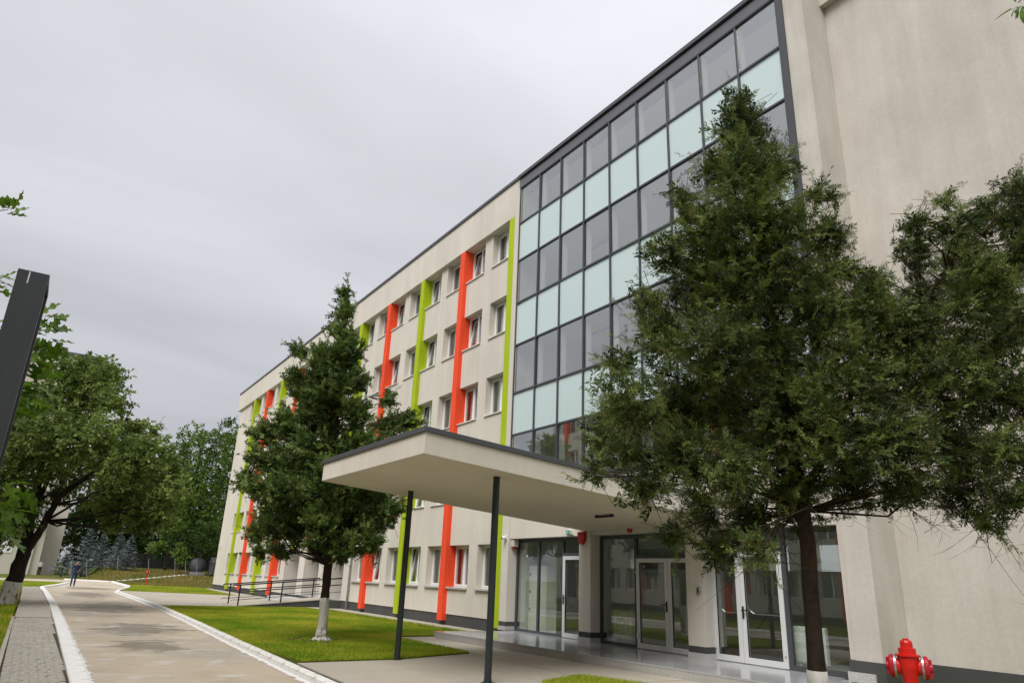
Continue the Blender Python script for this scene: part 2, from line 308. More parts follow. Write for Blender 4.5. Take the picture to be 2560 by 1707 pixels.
# ------------------------------------------------------------------ mesh helpers
WM = {}          # world matrices of linked objects
class MB:
    def __init__(s):
        s.v = []; s.f = []; s.m = []; s.uv = None
    def quad(s, a, b, c, d, mi=0):
        n = len(s.v); s.v += [tuple(a), tuple(b), tuple(c), tuple(d)]; s.f.append((n, n + 1, n + 2, n + 3)); s.m.append(mi); return s
    def box(s, x0, x1, y0, y1, z0, z1, mi=0):
        n = len(s.v)
        s.v += [(x0, y0, z0), (x1, y0, z0), (x1, y1, z0), (x0, y1, z0), (x0, y0, z1), (x1, y0, z1), (x1, y1, z1), (x0, y1, z1)]
        for q in ((0, 3, 2, 1), (4, 5, 6, 7), (0, 1, 5, 4), (1, 2, 6, 5), (2, 3, 7, 6), (3, 0, 4, 7)):
            s.f.append(tuple(n + i for i in q)); s.m.append(mi)
        return s
    def hexa(s, p, mi=0):       # 8 points: bottom ring then top ring
        n = len(s.v); s.v += [tuple(q) for q in p]
        for q in ((0, 3, 2, 1), (4, 5, 6, 7), (0, 1, 5, 4), (1, 2, 6, 5), (2, 3, 7, 6), (3, 0, 4, 7)):
            s.f.append(tuple(n + i for i in q)); s.m.append(mi)
        return s
    def prism(s, pts, z0, z1, mi=0):
        k = len(pts); n = len(s.v)
        area = sum(pts[i][0] * pts[(i + 1) % k][1] - pts[(i + 1) % k][0] * pts[i][1] for i in range(k))
        if area < 0: pts = pts[::-1]
        s.v += [(x, y, z0) for x, y in pts] + [(x, y, z1) for x, y in pts]
        s.f.append(tuple(n + k + i for i in range(k))); s.m.append(mi)
        for i in range(k):
            j = (i + 1) % k
            s.f.append((n + i, n + j, n + k + j, n + k + i)); s.m.append(mi)
        return s
    def tube(s, pts, rad, sides=8, mi=0, cap=True):
        pts = [Vector(p) for p in pts]
        if not hasattr(rad, '__len__'): rad = [rad] * len(pts)
        n0 = len(s.v); ref = None
        for i, p in enumerate(pts):
            d = (pts[min(i + 1, len(pts) - 1)] - pts[max(i - 1, 0)])
            d = d.normalized() if d.length > 1e-9 else Vector((0, 0, 1))
            if ref is None:
                ref = Vector((1, 0, 0)) if abs(d.x) < 0.8 else Vector((0, 1, 0))
            a = (ref - d * ref.dot(d)).normalized(); b = d.cross(a); ref = a
            for k in range(sides):
                t = 2 * math.pi * k / sides
                q = p + (a * math.cos(t) + b * math.sin(t)) * rad[i]
                s.v.append(tuple(q))
        for i in range(len(pts) - 1):
            for k in range(sides):
                k2 = (k + 1) % sides
                s.f.append((n0 + i * sides + k, n0 + i * sides + k2, n0 + (i + 1) * sides + k2, n0 + (i + 1) * sides + k)); s.m.append(mi)
        if cap:
            s.f.append(tuple(n0 + k for k in range(sides))[::-1]); s.m.append(mi)
            e = n0 + (len(pts) - 1) * sides
            s.f.append(tuple(e + k for k in range(sides))); s.m.append(mi)
        return s
    def lathe(s, prof, origin=(0, 0, 0), axis='z', sides=20, mi=0):
        n0 = len(s.v); o = origin
        for r, h in prof:
            for k in range(sides):
                t = 2 * math.pi * k / sides; c, q = r * math.cos(t), r * math.sin(t)
                p = {'z': (c, q, h), 'x': (h, c, q), 'y': (q, h, c)}[axis]
                s.v.append((o[0] + p[0], o[1] + p[1], o[2] + p[2]))
        for i in range(len(prof) - 1):
            for k in range(sides):
                k2 = (k + 1) % sides
                s.f.append((n0 + i * sides + k, n0 + i * sides + k2, n0 + (i + 1) * sides + k2, n0 + (i + 1) * sides + k)); s.m.append(mi)
        e = n0 + (len(prof) - 1) * sides
        s.f.append(tuple(n0 + k for k in range(sides))[::-1]); s.m.append(mi)
        s.f.append(tuple(e + k for k in range(sides))); s.m.append(mi)
        return s
    def mesh(s, name, mats, smooth=False):
        me = bpy.data.meshes.new(name)
        me.from_pydata(s.v, [], s.f)
        for m in (mats if isinstance(mats, (list, tuple)) else [mats]):
            me.materials.append(MATS[m])
        me.polygons.foreach_set('material_index', s.m)
        if smooth:
            me.polygons.foreach_set('use_smooth', [True] * len(s.f))
        me.update()
        return me
    def build(s, name, mats, parent=None, smooth=False, loc=None, **k):
        return obj(name, s.mesh(name, mats, smooth), parent, Matrix.Translation(loc) if loc else None, **k)

def obj(name, me, parent=None, mw=None, bevel=0, **props):
    o = bpy.data.objects.new(name, me)
    COL.objects.link(o)
    mw = mw if mw is not None else Matrix.Identity(4)
    WM[o.name] = mw
    if parent is not None:
        o.parent = parent
        o.matrix_parent_inverse = WM[parent.name].inverted()
    o.matrix_basis = mw
    if bevel:
        bv = o.modifiers.new('bevel', 'BEVEL'); bv.width = bevel; bv.segments = 2; bv.limit_method = 'ANGLE'
    for a, b in props.items():
        o[a] = b
    return o

def thing(name, label, cat, loc, group=None):
    o = bpy.data.objects.new(name, None)
    COL.objects.link(o)
    o.empty_display_size = 0.2
    WM[o.name] = Matrix.Translation(loc)
    o.matrix_basis = WM[o.name]
    o['label'] = label; o['category'] = cat
    if group: o['group'] = group
    return o

def tag(o, label, cat, group=None):
    o['label'] = label; o['category'] = cat
    if group: o['group'] = group
    return o
T = Matrix.Translation

def text_mesh(body, size, m, extrude=0.001):
    cu = bpy.data.curves.new('lettering', 'FONT'); cu.body = body; cu.size = size; cu.extrude = extrude
    cu.align_x = 'CENTER'; cu.align_y = 'CENTER'
    o = bpy.data.objects.new('tmp', cu); COL.objects.link(o)
    dg = bpy.context.evaluated_depsgraph_get(); dg.update()
    me = bpy.data.meshes.new_from_object(o.evaluated_get(dg))
    bpy.data.objects.remove(o)
    me.materials.clear(); me.materials.append(MATS[m])
    return me

# ------------------------------------------------------------------ ground, road, kerbs
def hgt(x, y):
    k = min(1.0, max(0.0, (y - 5.2) / 2.8)); k = k * k * (3 - 2 * k)
    return min(1.15, 0.062 * max(0.0, -79.0 - x)) * k
xs = [-3000, -1200, -500, -260] + [-200 + 2 * i for i in range(121)] + [120, 400, 1200, 3000]
ys = [-3000, -900, -300, -120, -60] + [-40 + 1.0 * i for i in range(101)] + [110, 300, 900, 3000]
gb = MB()
for y in ys:
    for x in xs:
        gb.v.append((x, y, -0.05 + hgt(x, y) + (0.02 * math.sin(x * 0.7) * math.cos(y * 0.9) if x < -80 else 0)))
W_ = len(xs)
for j in range(len(ys) - 1):
    for i in range(W_ - 1):
        a = j * W_ + i
        gb.f.append((a, a + 1, a + 1 + W_, a + W_)); gb.m.append(0)
gb.build('ground', 'field', smooth=True, kind='structure')

KR = [(30, 3.3), (12, 3.5), (0, 3.72), (-6, 3.87), (-11.4, 4.05), (-17.9, 4.28), (-24.5, 4.55), (-31.8, 4.8), (-40, 4.84), (-50, 4.86), (-52.5, 5.1), (-60, 6.5), (-63.5, 6.85), (-69, 6.95), (-78.5, 7.0)]
KL = [(30, 0.72), (12, 0.82), (0, 0.95), (-12.3, 1.07), (-20.7, 1.17), (-32.7, 1.29), (-47.4, 1.30), (-54.2, 1.22), (-55.6, 1.32), (-57.5, 1.6), (-61.5, 2.3), (-67.5, 3.1)]
road_poly = KR + [(-83.5, 3.6), (-84, -9), (-73, -9), (-70, 0)] + KL[::-1]
MB().prism(road_poly, -0.2, -0.03).build('road', 'road', kind='structure')

# wet stains lying on the road
wet = [(-33.5, 3.05, 13, 3.2), (-46, 3.1, 10, 3.2), (-22.5, 2.9, 6, 3.0), (-57, 3.9, 8, 4.0), (-17.6, 2.4, 3, 2.2)]
wb = MB(); uvs = []
for i, (x, y, lx, ly) in enumerate(wet):
    z = -0.0265 + 0.0006 * i
    wb.quad((x - lx / 2, y - ly / 2, z), (x + lx / 2, y - ly / 2, z), (x + lx / 2, y + ly / 2, z), (x - lx / 2, y + ly / 2, z))
    uvs += [(0, 0), (1, 0), (1, 1), (0, 1)]
me = wb.mesh('wet_stains', 'wet')
ul = me.uv_layers.new(name='UV'); ul.data.foreach_set('uv', [c for p in uvs for c in p])
obj('wet_stains', me, kind='structure')

def resample(pts, step):
    out = []; P = [Vector((p[0], p[1])) for p in pts]
    for a, b in zip(P[:-1], P[1:]):
        n = max(1, round((b - a).length / step))
        for i in range(n): out.append(a.lerp(b, i / n))
    out.append(P[-1]); return out
stone_cache = {}
def kerb(name, pts, side, width, top, m, step=1.0, zmin=-0.15, follow=False, xmax=8, paint=0.0):
    """stones laid end to end; side=+1: stone body on the left of the walking direction"""
    root = obj(name, MB().box(0, 0.01, 0, 0.01, -0.19, -0.18).mesh(name, m), None, T((pts[0][0], pts[0][1], 0)), kind='structure')
    P = [p for p in resample(pts, step)]
    for a, b in zip(P[:-1], P[1:]):
        if max(a.x, b.x) > xmax: continue
        l = (b - a).length; key = (m, round(l, 2), width, top)
        if key not in stone_cache:
            q = MB()
            g = 0.003; bv = 0.014
            sec = [(0.0, zmin), (0.0, top - bv), (bv, top), (width - bv, top), (width, top - bv), (width, zmin)]
            n = len(q.v)
            for xx in (g, l - g):
                q.v += [(xx, yy, zz) for yy, zz in sec]
            k = len(sec)
            for i in range(k - 1):
                q.f.append((i, i + 1, k + i + 1, k + i)); q.m.append(0)
            q.f.append(tuple(range(k))[::-1]); q.m.append(0); q.f.append(tuple(range(k, 2 * k))); q.m.append(0)
            stone_cache[key] = q.mesh('kerb_stone', m)
        ang = math.atan2(b.y - a.y, b.x - a.x)
        z = hgt((a.x + b.x) / 2, (a.y + b.y) / 2) if follow else 0
        mw = T((a.x, a.y, z + random.uniform(-0.002, 0.002))) @ Matrix.Rotation(ang + random.uniform(-0.004, 0.004), 4, 'Z')
        if side < 0: mw = mw @ T((0, -width, 0))
        obj('kerb_stone', stone_cache[key], root, mw)
    if paint:
        q = MB(); uvs = []
        for a, b in zip(P[:-1], P[1:]):
            if max(a.x, b.x) > xmax: continue
            d = (b - a).normalized(); n = Vector((-d.y, d.x)) * (-side)
            z = -0.0235
            q.quad((a.x, a.y, z), (b.x, b.y, z), (b.x + n.x * paint, b.y + n.y * paint, z), (a.x + n.x * paint, a.y + n.y * paint, z))
            uvs += [(0, 0), (1, 0), (1, 1), (0, 1)]
        me = q.mesh('paint_wash', 'kerb_paint'); ul = me.uv_layers.new(name='UV'); ul.data.foreach_set('uv', [c for p in uvs for c in p])
        obj('paint_wash', me, root)
    return root
# walking towards -x: the lawn lies on the right hand of the right kerb, the verge on the left of the left kerb
kerb('kerb_right', KR, -1, 0.16, 0.075, 'kerb_worn', paint=0.22)
kerb('kerb_left', KL, 1, 0.24, 0.085, 'kerb_white', step=0.8, paint=0.22)
kerb('kerb_far', [(-78.5, 7.02), (-80.5, 5.6), (-83.5, 3.6)], 1, 0.3, 0.07, 'kerb_white', follow=True)
kerb('kerb_diagonal', [(-78.5, 7.1), (-82, 9.7), (-90.5, 15.8)], 1, 0.28, 0.07, 'kerb_white', follow=True)

# lawns
LAWN = [(-14.13, 4.72), (-14.2, 6.75), (-14.95, 8.86), (-19.35, 8.84), (-19.35, 10.3), (-19.3, 11.62), (-31.9, 11.42), (-34.3, 11.3), (-34.35, 7.7), (-34.4, 5.05), (-31.8, 4.96), (-24.5, 4.72), (-17.9, 4.45)]
MB().prism(LAWN, -0.12, 0.0).build('lawn_main', 'grass_ground', kind='structure')
LAWN2 = [(-53.2, 5.5), (-49.2, 10.9), (-48.9, 11.35), (-65.3, 12.4), (-68, 7.15), (-63.5, 7.05), (-60.2, 6.75)]
MB().prism(LAWN2, -0.12, 0.0).build('lawn_side', 'grass_ground', kind='structure')
LAWN3 = [(-10.9, 8.84), (-9.6, 9.25), (-4, 9.4), (8, 9.6), (8, 4.0), (-5.5, 4.2), (-8.6, 6.0), (-10.47, 7.71)]
MB().prism(LAWN3, -0.12, 0.0).build('lawn_entrance', 'grass_ground', kind='structure')
VERGE = [(8, -0.2), (-14, -0.06), (-25.5, -0.02), (-33, 0.02), (-54, 0.05), (-60, 0.3), (-66, 1.4), (-68, 2.4), (-67.8, 2.85), (-62, 1.9), (-56.5, 0.93), (-56.2, 0.2), (-70, -2), (-72, -8.2), (8, -8.2)]
VERGE = [(8, -0.2), (-14, -0.06), (-25.5, -0.02), (-33, 0.02), (-55.0, 0.08), (-55.4, 0.93), (-61, 1.85), (-67.3, 2.85), (-69, 1.0), (-72, -8.2), (8, -8.2)]
MB().prism(VERGE, -0.12, 0.04).build('verge', 'grass_ground', kind='structure')

# concrete: apron along the building, cross path, thin path, plaza of cast slabs
MB().prism([(-19.2, 11.64), (-31.9, 11.44), (-34.28, 11.32), (-34.28, 12.7), (-19.2, 12.7)], -0.12, 0.03).build('apron', 'concrete', kind='structure')
MB().prism([(-62.3, 12.2), (-49, 11.4), (-48.0, 11.3), (-43.5, 11.3), (-43.5, 12.7), (-63.0, 13.0)], -0.12, 0.028).build('apron_far', 'concrete', kind='structure')
MB().prism([(-34.35, 5.08), (-34.32, 11.28), (-34.28, 12.7), (-43.49, 12.7), (-43.49, 11.29), (-48.9, 11.28), (-53.2, 5.45), (-52.6, 5.2), (-50, 5.03), (-40, 5.0)], -0.12, -0.004).build('cross_path', 'concrete', kind='structure')
MB().prism([(-65.3, 12.45), (-68, 7.2), (-68.35, 7.2), (-65.75, 12.6)], -0.12, 0.012).build('thin_path', 'concrete', kind='structure')
pl = obj('plaza', MB().prism([(-19.3, 8.88), (-14.98, 8.9), (-14.25, 6.8), (-14.15, 4.6), (6, 3.95), (6, 10.6), (-19.3, 10.4)], -0.2, -0.045).mesh('plaza', 'soil'), kind='structure')
slabs = []
# slab edges measured along the plaza (joints run along and across the facade)
for (x0, x1) in ((-14.1, -10.95), (-10.95, -7.8), (-7.8, -4.6), (-4.6, -1.4), (-1.4, 2)):
    ylo = lambda x: 4.62 + (x + 14.1) * -0.028
    cuts = [None, 5.87, 7.78, 8.86]
    for i in range(3):
        a0 = ylo(x0) if i == 0 else cuts[i]; a1 = ylo(x1) if i == 0 else cuts[i]
        b = cuts[i + 1]
        xl0 = x0 - (0.0 if i == 0 else (0.12 if i == 1 else 0.55)) if x0 == -14.1 else x0
        xl1 = x0 - (0.04 if i == 0 else (0.55 if i == 1 else 0.85)) if x0 == -14.1 else x0
        slabs.append([(xl0, a0), (x1, a1), (x1, b), (xl1, b)])
for (x0, x1) in ((-19.3, -16.2), (-16.2, -13.0), (-13.0, -10.0), (-10.0, -7.0), (-7.0, -3.5), (-3.5, 1)):
    slabs.append([(x0, 8.87), (x1, 8.87), (x1, 10.75), (x0, 10.75)])
for s_ in slabs:
    cx = sum(p[0] for p in s_) / 4; cy = sum(p[1] for p in s_) / 4
    sh = [(p[0] + (0.006 if p[0] < cx else -0.006), p[1] + (0.006 if p[1] < cy else -0.006)) for p in s_]
    MB().prism(sh, -0.1, -0.028 + random.uniform(-0.003, 0.003)).build('concrete_slab', 'concrete', pl)

# cobbled footpath on the left
fp = obj('footpath', MB().prism([(6, 0.0), (-14, 0.0), (-25.5, 0.04), (-25.5, 0.98), (-14, 0.84), (6, 0.72)], -0.15, 0.045).mesh('footpath', 'cobble_joint'), kind='structure')
MB().prism([(-25.5, 0.05), (-33, 0.08), (-33, 1.06), (-25.5, 0.94)], -0.15, 0.066).build('concrete_patch', 'concrete', fp)
def foot_y(x):            # inner edge by the kerb
    for (xa, ya), (xb, yb) in zip(KL[:-1], KL[1:]):
        if xb <= x <= xa: return ya + (yb - ya) * (x - xa) / (xb - xa) - 0.245
    return 0.7
cob = [MB() for _ in range(3)]
cms = []
for i in range(6):
    q = MB(); l, w, h, b = 0.096, 0.092, 0.05, 0.016
    w *= random.uniform(0.93, 1.0); l *= random.uniform(0.93, 1.0)
    q.hexa([(-l / 2, -w / 2, -h), (l / 2, -w / 2, -h), (l / 2, w / 2, -h), (-l / 2, w / 2, -h), (-l / 2, -w / 2, -b), (l / 2, -w / 2, -b), (l / 2, w / 2, -b), (-l / 2, w / 2, -b)])
    q.hexa([(-l / 2, -w / 2, -b), (l / 2, -w / 2, -b), (l / 2, w / 2, -b), (-l / 2, w / 2, -b), (-l / 2 + b, -w / 2 + b, 0), (l / 2 - b, -w / 2 + b, 0), (l / 2 - b, w / 2 - b, 0), (-l / 2 + b, w / 2 - b, 0)])
    cms.append(q.mesh('cobble', 'cobble'))
rest = MB(); ncob = 0
x = -11.3; row = 0
def add_rest(px, py, pz):
    me_ = cms[random.randrange(6)]
    n = len(rest.v)
    rest.v += [(v.co.x + px, v.co.y + py, v.co.z + pz) for v in me_.vertices]
    for p in me_.polygons:
        rest.f.append(tuple(n + i for i in p.vertices)); rest.m.append(0)
while x > -55:
    if not (-32.9 < x < -25.3):
        ya = 0.02 if x > -25 else 0.1
        yb = foot_y(x); n = int((yb - ya) / 0.112)
        off = 0.05 * (row % 2)
        for k in range(n):
            px, py, pz = x + random.uniform(-0.005, 0.005), ya + 0.055 + off * 0.9 + k * 0.112, 0.072 + random.uniform(-0.010, 0.005)
            if py > yb - 0.045: continue
            if ncob < 290 and x > -16:
                obj('cobble', cms[random.randrange(6)], fp, T((px, py, pz)) @ Matrix.Rotation(random.uniform(-0.05, 0.05), 4, 'Z')); ncob += 1
            else:
                add_rest(px, py, pz)
    row += 1; x -= 0.113
o_ = rest.build('far_cobbles', 'cobble', fp, kind='stuff')
MB().prism([(-33, 0.08), (-55, 0.12), (-55, 0.97), (-47, 1.07), (-33, 1.06)], -0.15, 0.046).build('cobble_bed', 'cobble_joint', fp)
MB().prism([(6, -0.06), (-14, -0.07), (-25.6, -0.03), (-25.6, 0.04), (-14, 0.0), (6, 0.0)], -0.15, 0.085).build('edging', 'concrete', fp)

# ------------------------------------------------------------------ the school building
F, WY, WIN = 12.44, 12.60, 12.89          # pilaster front, wall front, window plane
S = 3.691
XL = [-19.68 - S * k for k in range(11)]  # left front edge of each pilaster, right to left
SILL = [1.28, 4.20, 7.12, 10.06, 12.98]
LINT = [2.69, 5.61, 8.54, 11.48, 14.41]
BX0, BX1 = -61.6, -18.93
B = thing('school_building', 'long beige five-storey school with orange and lime pilasters and a glass stair front', 'building', (-35, 13, 0))
ENT = [(-42.9, -40.3), (-39.3, -36.9), (-35.5, -33.35)]     # openings of the side entrance
w = MB()
D2 = 12.95
def openings(row):
    o = []
    for k, xl in enumerate(XL):
        if row == 0 and k in (4, 5, 6): continue
        o.append((xl - 1.39, xl, k, 'L'))
        if k > 0: o.append((xl + 0.36, xl + 0.36 + 1.37, k, 'R'))
    return sorted(o)
for r in range(5):
    ops = [(a, b) for a, b, _, _ in openings(r)]
    # bridge the pilaster between the two openings of a pair with a narrow pier
    edges = [BX0]
    solid = []
    cur = BX0
    for a, b in ops:
        if a > cur + 0.5: solid.append((cur, a))      # the pilaster itself fills the slot inside a pair
        cur = b
    z0, z1 = SILL[r], LINT[r]
    for a, b in solid:
        if r == 0 and a < -40 < b:
            # ground-floor entrance: piers between three openings
            q = a
            for e0, e1 in ENT:
                w.box(q, e0, WY, D2, z0, z1); q = e1
            w.box(q, b, WY, D2, z0, z1)
        else:
            w.box(a, b, WY, D2, z0, z1)
    lo = 0.39 if r == 0 else LINT[r - 1]
    if r == 0:
        q = BX0
        for e0, e1 in ENT:
            w.box(q, e0, WY, D2, lo, z0); q = e1
        w.box(q, -19.32, WY, D2, lo, z0)
    else:
        w.box(BX0, -19.32, WY, D2, lo, z0)
w.build('wall', 'stucco', B)
# end wall, back and roof close the volume
MB().box(BX0, BX0 + 0.3, 12.951, 26, 0.39, 15.9).build('end_wall', 'stucco', B)
MB().box(BX0, -19.0, 26, 26.3, -0.1, 15.9).build('back_wall', 'stucco', B)
MB().box(BX0 + 0.3, -19.0, 13.0, 26, 15.5, 15.8).build('roof', 'cap', B)
ib = MB()
for z in (0.05, 2.93, 5.86, 8.8, 11.72):
    ib.box(BX0 + 0.31, -19.4, 13.35, 25.9, z + 0.02, z + 0.14)
ib.build('floor_slab', 'interior_floor', B)
MB().box(BX0 + 0.35, -19.4, 16.5, 16.6, 0.2, 15.4).build('corridor_wall', 'interior_dark', B)
# fascia with overhang, roof edge flashing
MB().box(-62.25, -19.322, F, 12.99, 14.41, 15.88).build('fascia', 'stucco', B)
MB().box(-62.3, -19.1, F - 0.05, 13.1, 15.88, 16.0).build('roof_edge', 'cap', B)
pb = MB()
q = BX0 + 0.03
for e0, e1 in ENT:
    pb.box(q, e0, WY + 0.025, 13.0, -0.15, 0.39); q = e1
pb.box(q, -19.32, WY + 0.025, 13.0, -0.15, 0.39)
pb.box(BX0 + 0.03, BX0 + 0.3, 13.0, 26, -0.15, 0.39)
pb.build('plinth', 'plinth', B)
for k, xl in enumerate(XL):
    zb = 0.18 if k not in (4, 5, 6) else 2.70
    name = 'lime' if k % 2 == 0 else 'orange'
    # the pilaster runs back to the window plane between the paired windows
    MB().box(xl, xl + 0.36, F, 12.995, zb, 14.41).build('pilaster', name, B)
MB().box(-32.33, -32.31, WY - 0.006, WY - 0.001, 2.95, 14.4).build('joint_cover', 'sill', B)
# side entrance recess
eb = MB()
eb.box(-42.9, -33.35, 14.4, 14.6, 0.40, 2.69)
eb.box(-43.1, -42.9, 12.95, 14.6, 0.40, 2.69).box(-33.35, -33.15, 12.95, 14.6, 0.40, 2.69)
for a, b in ((ENT[0][1], ENT[1][0]), (ENT[1][1], ENT[2][0])):
    eb.box(a, b, 12.95, 13.9, 0.40, 2.69)
eb.box(-42.9, -33.35, 12.96, 14.4, 2.69, 2.8)
eb.build('entrance_recess', 'stucco', B)
db = MB().box(-39.0, -37.2, 14.33, 14.39, 0.4, 2.5)
d_ = db.build('door', 'mullion', B)
MB().box(-38.9, -38.15, 14.32, 14.328, 0.6, 2.4).build('pane', 'glass_window', d_)
MB().box(-38.05, -37.3, 14.32, 14.328, 0.6, 2.4).build('pane', 'glass_window', d_)

# windows
WW, WH = 1.37, 1.405
wf = MB(); t_ = 0.055
for a in ((0, t_, 0, WH), (WW - t_, WW, 0, WH), (t_, WW - t_, 0, t_), (t_, WW - t_, WH - t_, WH), (WW / 2 - 0.03, WW / 2 + 0.03, t_, WH - t_)):
    wf.box(a[0], a[1], -0.03, 0.04, a[2], a[3])
WF = wf.mesh('window', 'pvc')
sw = WW / 2 - 0.03 - t_; sh = WH - 2 * t_
sb = MB(); u_ = 0.05
for a in ((0, u_, 0, sh), (sw - u_, sw, 0, sh), (u_, sw - u_, 0, u_), (u_, sw - u_, sh - u_, sh)):
    sb.box(a[0], a[1], -0.042, 0.03, a[2], a[3])
sb.box(u_, sw - u_, -0.006, 0.006, u_, sh - u_, 1)
SASH = sb.mesh('sash', ['pvc', 'glass_window'])
SILLM = MB().box(-0.0, WW, 12.55 - WIN, -0.031, -0.032, 0.004).mesh('sill', 'sill')
SILLG = MB().box(-0.0, WW, 12.52 - WIN, -0.031, -0.05, 0.004).mesh('sill', 'granite_light')
def curtain_mesh(mn, x0, x1):
    q = MB(); n = 22; pts = []
    for i in range(n + 1):
        x = x0 + (x1 - x0) * i / n
        pts.append((x, 0.10 + 0.022 * math.sin(i * 1.9) + 0.008 * math.sin(i * 4.7)))
    for (xa, ya), (xb, yb) in zip(pts[:-1], pts[1:]):
        q.quad((xa, ya, 0.02), (xb, yb, 0.02), (xb, yb, WH - 0.02), (xa, ya, WH - 0.02))
    return q.mesh('curtain', mn, True)
CUR = {}
def curtain(ci, a, b):
    k = (ci, a, b)
    if k not in CUR: CUR[k] = curtain_mesh('curtain%d' % ci, a, b)
    return CUR[k]
def lintel_gap(): pass
for r in range(5):
    for a, b, k, side in openings(r):
        zw = SILL[r]
        wd = obj('window', WF, B, T((a, WIN, zw)))
        obj('sill', SILLG if r == 0 else SILLM, wd, T((a, WIN, zw)))
        for i, sx in enumerate((t_, WW / 2 + 0.03)):
            mw = T((a + sx, WIN, zw + t_))
            tilt = (side == 'R' and i == 0 and k in (1, 2, 3, 4, 8) and r in (0, 1, 2, 3, 4) and not (k == 1 and r in (0, 2)))
            if tilt: mw = mw @ Matrix.Rotation(math.radians(-8.5), 4, 'X')
            obj('sash', SASH, wd, mw)
        rs = random.Random(r * 100 + k * 2 + (side == 'R'))
        obj('curtain', curtain(rs.choice((0, 6, 6, 3)), 0.02, 1.35), wd, T((a, WIN + 0.12, zw)))
        if side == 'R':
            c1 = {1: (2, 1), 2: (5, 3), 3: (2, 1)}.get(k, (4, 1))
            obj('curtain', curtain(c1[rs.random() < 0.4], 0.36, 0.64), wd, T((a, WIN + 0.05, zw)))

# ---- the glass stair front
CX = [-18.968 + 1.231 * j for j in range(10)]
CZ = [15.419, 13.924, 12.425, 10.782, 9.215, 7.524, 6.097, 4.45]
# narrow pier between the last lime pilaster and the glass
MB().box(-19.318, -19.045, F, 12.95, 0.40, 15.878).box(-19.045, -18.935, F, 12.95, 0.40, 15.40).build('corner_pier', 'stucco', B)
MB().box(-19.318, -18.935, F - 0.004, 12.95, 0.27, 0.399).build('corner_pier_plinth', 'plinth', B)
MB().box(-19.33, -18.92, F - 0.02, 12.95, 0.15, 0.268).build('skirting', 'granite_light', B)
mulls = [MB() for _ in CX]
for j, x in enumerate(CX):
    q = MB(); ww = 0.026
    if j == 9:
        q.box(x - 0.02, x + 0.05, 12.40, 12.52, CZ[-1] - 0.02, CZ[0] - 0.002); q.box(x + 0.052, x + 0.17, 12.385, 12.5, CZ[-1] - 0.02, 15.77)
    else:
        q.box(x - ww, x + ww, 12.405, 12.5, CZ[-1] - 0.02, CZ[0] - 0.002)
    q.box(x - 0.028, x + 0.028, 12.5, 12.72, CZ[-1], CZ[0], 1)
    q.build('mullion', ['mullion', 'inner_post'], B)
for i, z in enumerate(CZ):
    q = MB(); h = 0.027
    for j in range(9):
        q.box(CX[j] + 0.026, CX[j + 1] - (0.026 if j < 8 else 0.02), 12.41, 12.5, z - h, z + h)
    q.build('rail', 'mullion', B)
gm = MB().box(0, 1.171, 0, 0.012, 0, 1.0)
for i in range(7):
    z0, z1 = CZ[i + 1] + 0.027, CZ[i] - 0.027
    sp = i % 2 == 1
    q = MB().box(0, 1.179, 0, 0.012, 0, z1 - z0).mesh('spandrel_panel' if sp else 'glass_pane', 'spandrel' if sp else 'glass_curtain')
    for j in range(9):
        mw = T((CX[j] + 0.026, 12.455, z0)) @ Matrix.Rotation(math.radians(random.uniform(-0.2, 0.2)), 4, 'Z') @ Matrix.Rotation(math.radians(random.uniform(-0.3, 0.3)), 4, 'X')
        obj('spandrel_panel' if sp else 'glass_pane', q, B, mw)
MB().box(CX[0] - 0.06, CX[9] + 0.17, 12.40, 12.95, 15.422, 15.77).build('top_band', 'band_metal', B)
MB().box(CX[0] - 0.06, CX[9] + 0.17, 12.43, 12.95, 15.77, 15.83).build('shadow_gap', 'black', B)
MB().box(CX[0] - 0.11, CX[9] + 0.2, 12.33, 13.0, 15.83, 15.955).build('parapet_cap', 'cap', B)
# inside of the stair hall
ih = MB()
# unseen back wall; its window bands are added to bring daylight into the hall
hz = [(0.12, 2.1), (2.75, 5.0), (6.6, 7.9), (9.6, 10.9), (12.6, 13.9), (15.2, 15.6)]
for za_, zb_ in hz: ih.box(-18.9, -7.8, 16.8, 17.0, za_, zb_)
for (za_, zb_) in ((2.1, 2.75), (5.0, 6.6), (7.9, 9.6), (10.9, 12.6), (13.9, 15.2)):
    for x_ in (-18.9, -15.4, -12.0, -8.6):
        ih.box(x_, x_ + 0.8, 16.8, 17.0, za_, zb_)
    for x_ in (-18.1, -14.6, -11.2):
        MB().box(x_, x_ + (2.7 if x_ < -15 else 2.6), 16.9, 16.912, za_, zb_).build('added_rear_pane', 'glass_window', B)
ih.box(-19.3, -18.9, 12.96, 17.0, 0.12, 15.6).box(-7.8, -7.5, 12.96, 17.0, 0.12, 15.6)
ih.build('hall_wall', 'interior', B)
fl = MB()
for i in (1, 3, 5):
    zc_ = (CZ[i] + CZ[i + 1]) / 2
    fl.box(-18.9, -7.8, 12.75, 16.8, zc_ - 0.15, zc_ + 0.25)
fl.box(-18.9, -7.8, 12.75, 16.8, 3.3, 4.2)
fl.box(-18.9, -7.8, 12.98, 16.8, 15.45, 15.6)
fl.build('hall_slab', 'interior', B)
MB().box(-18.9, -7.8, 12.78, 16.8, 0.02, 0.13).build('hall_floor', 'interior_floor', B)
sl = MB()
for i in (0, 2, 4):
    for x in (-16.8, -12.9, -9.4):
        sl.box(x - 0.6, x + 0.6, 14.3, 14.42, CZ[i] + 0.35 if i else 15.30, CZ[i] + 0.40 if i else 15.38)
sl.build('ceiling_fitting', 'interior_dark', B)
rl = MB()
for i in (2, 4, 6):
    for x in (-17.5, -15.2, -13.6, -11.0):
        rl.box(x - 0.5, x + 0.5, 16.2, 16.5, CZ[i + 1] + 0.15, CZ[i + 1] + 0.75)
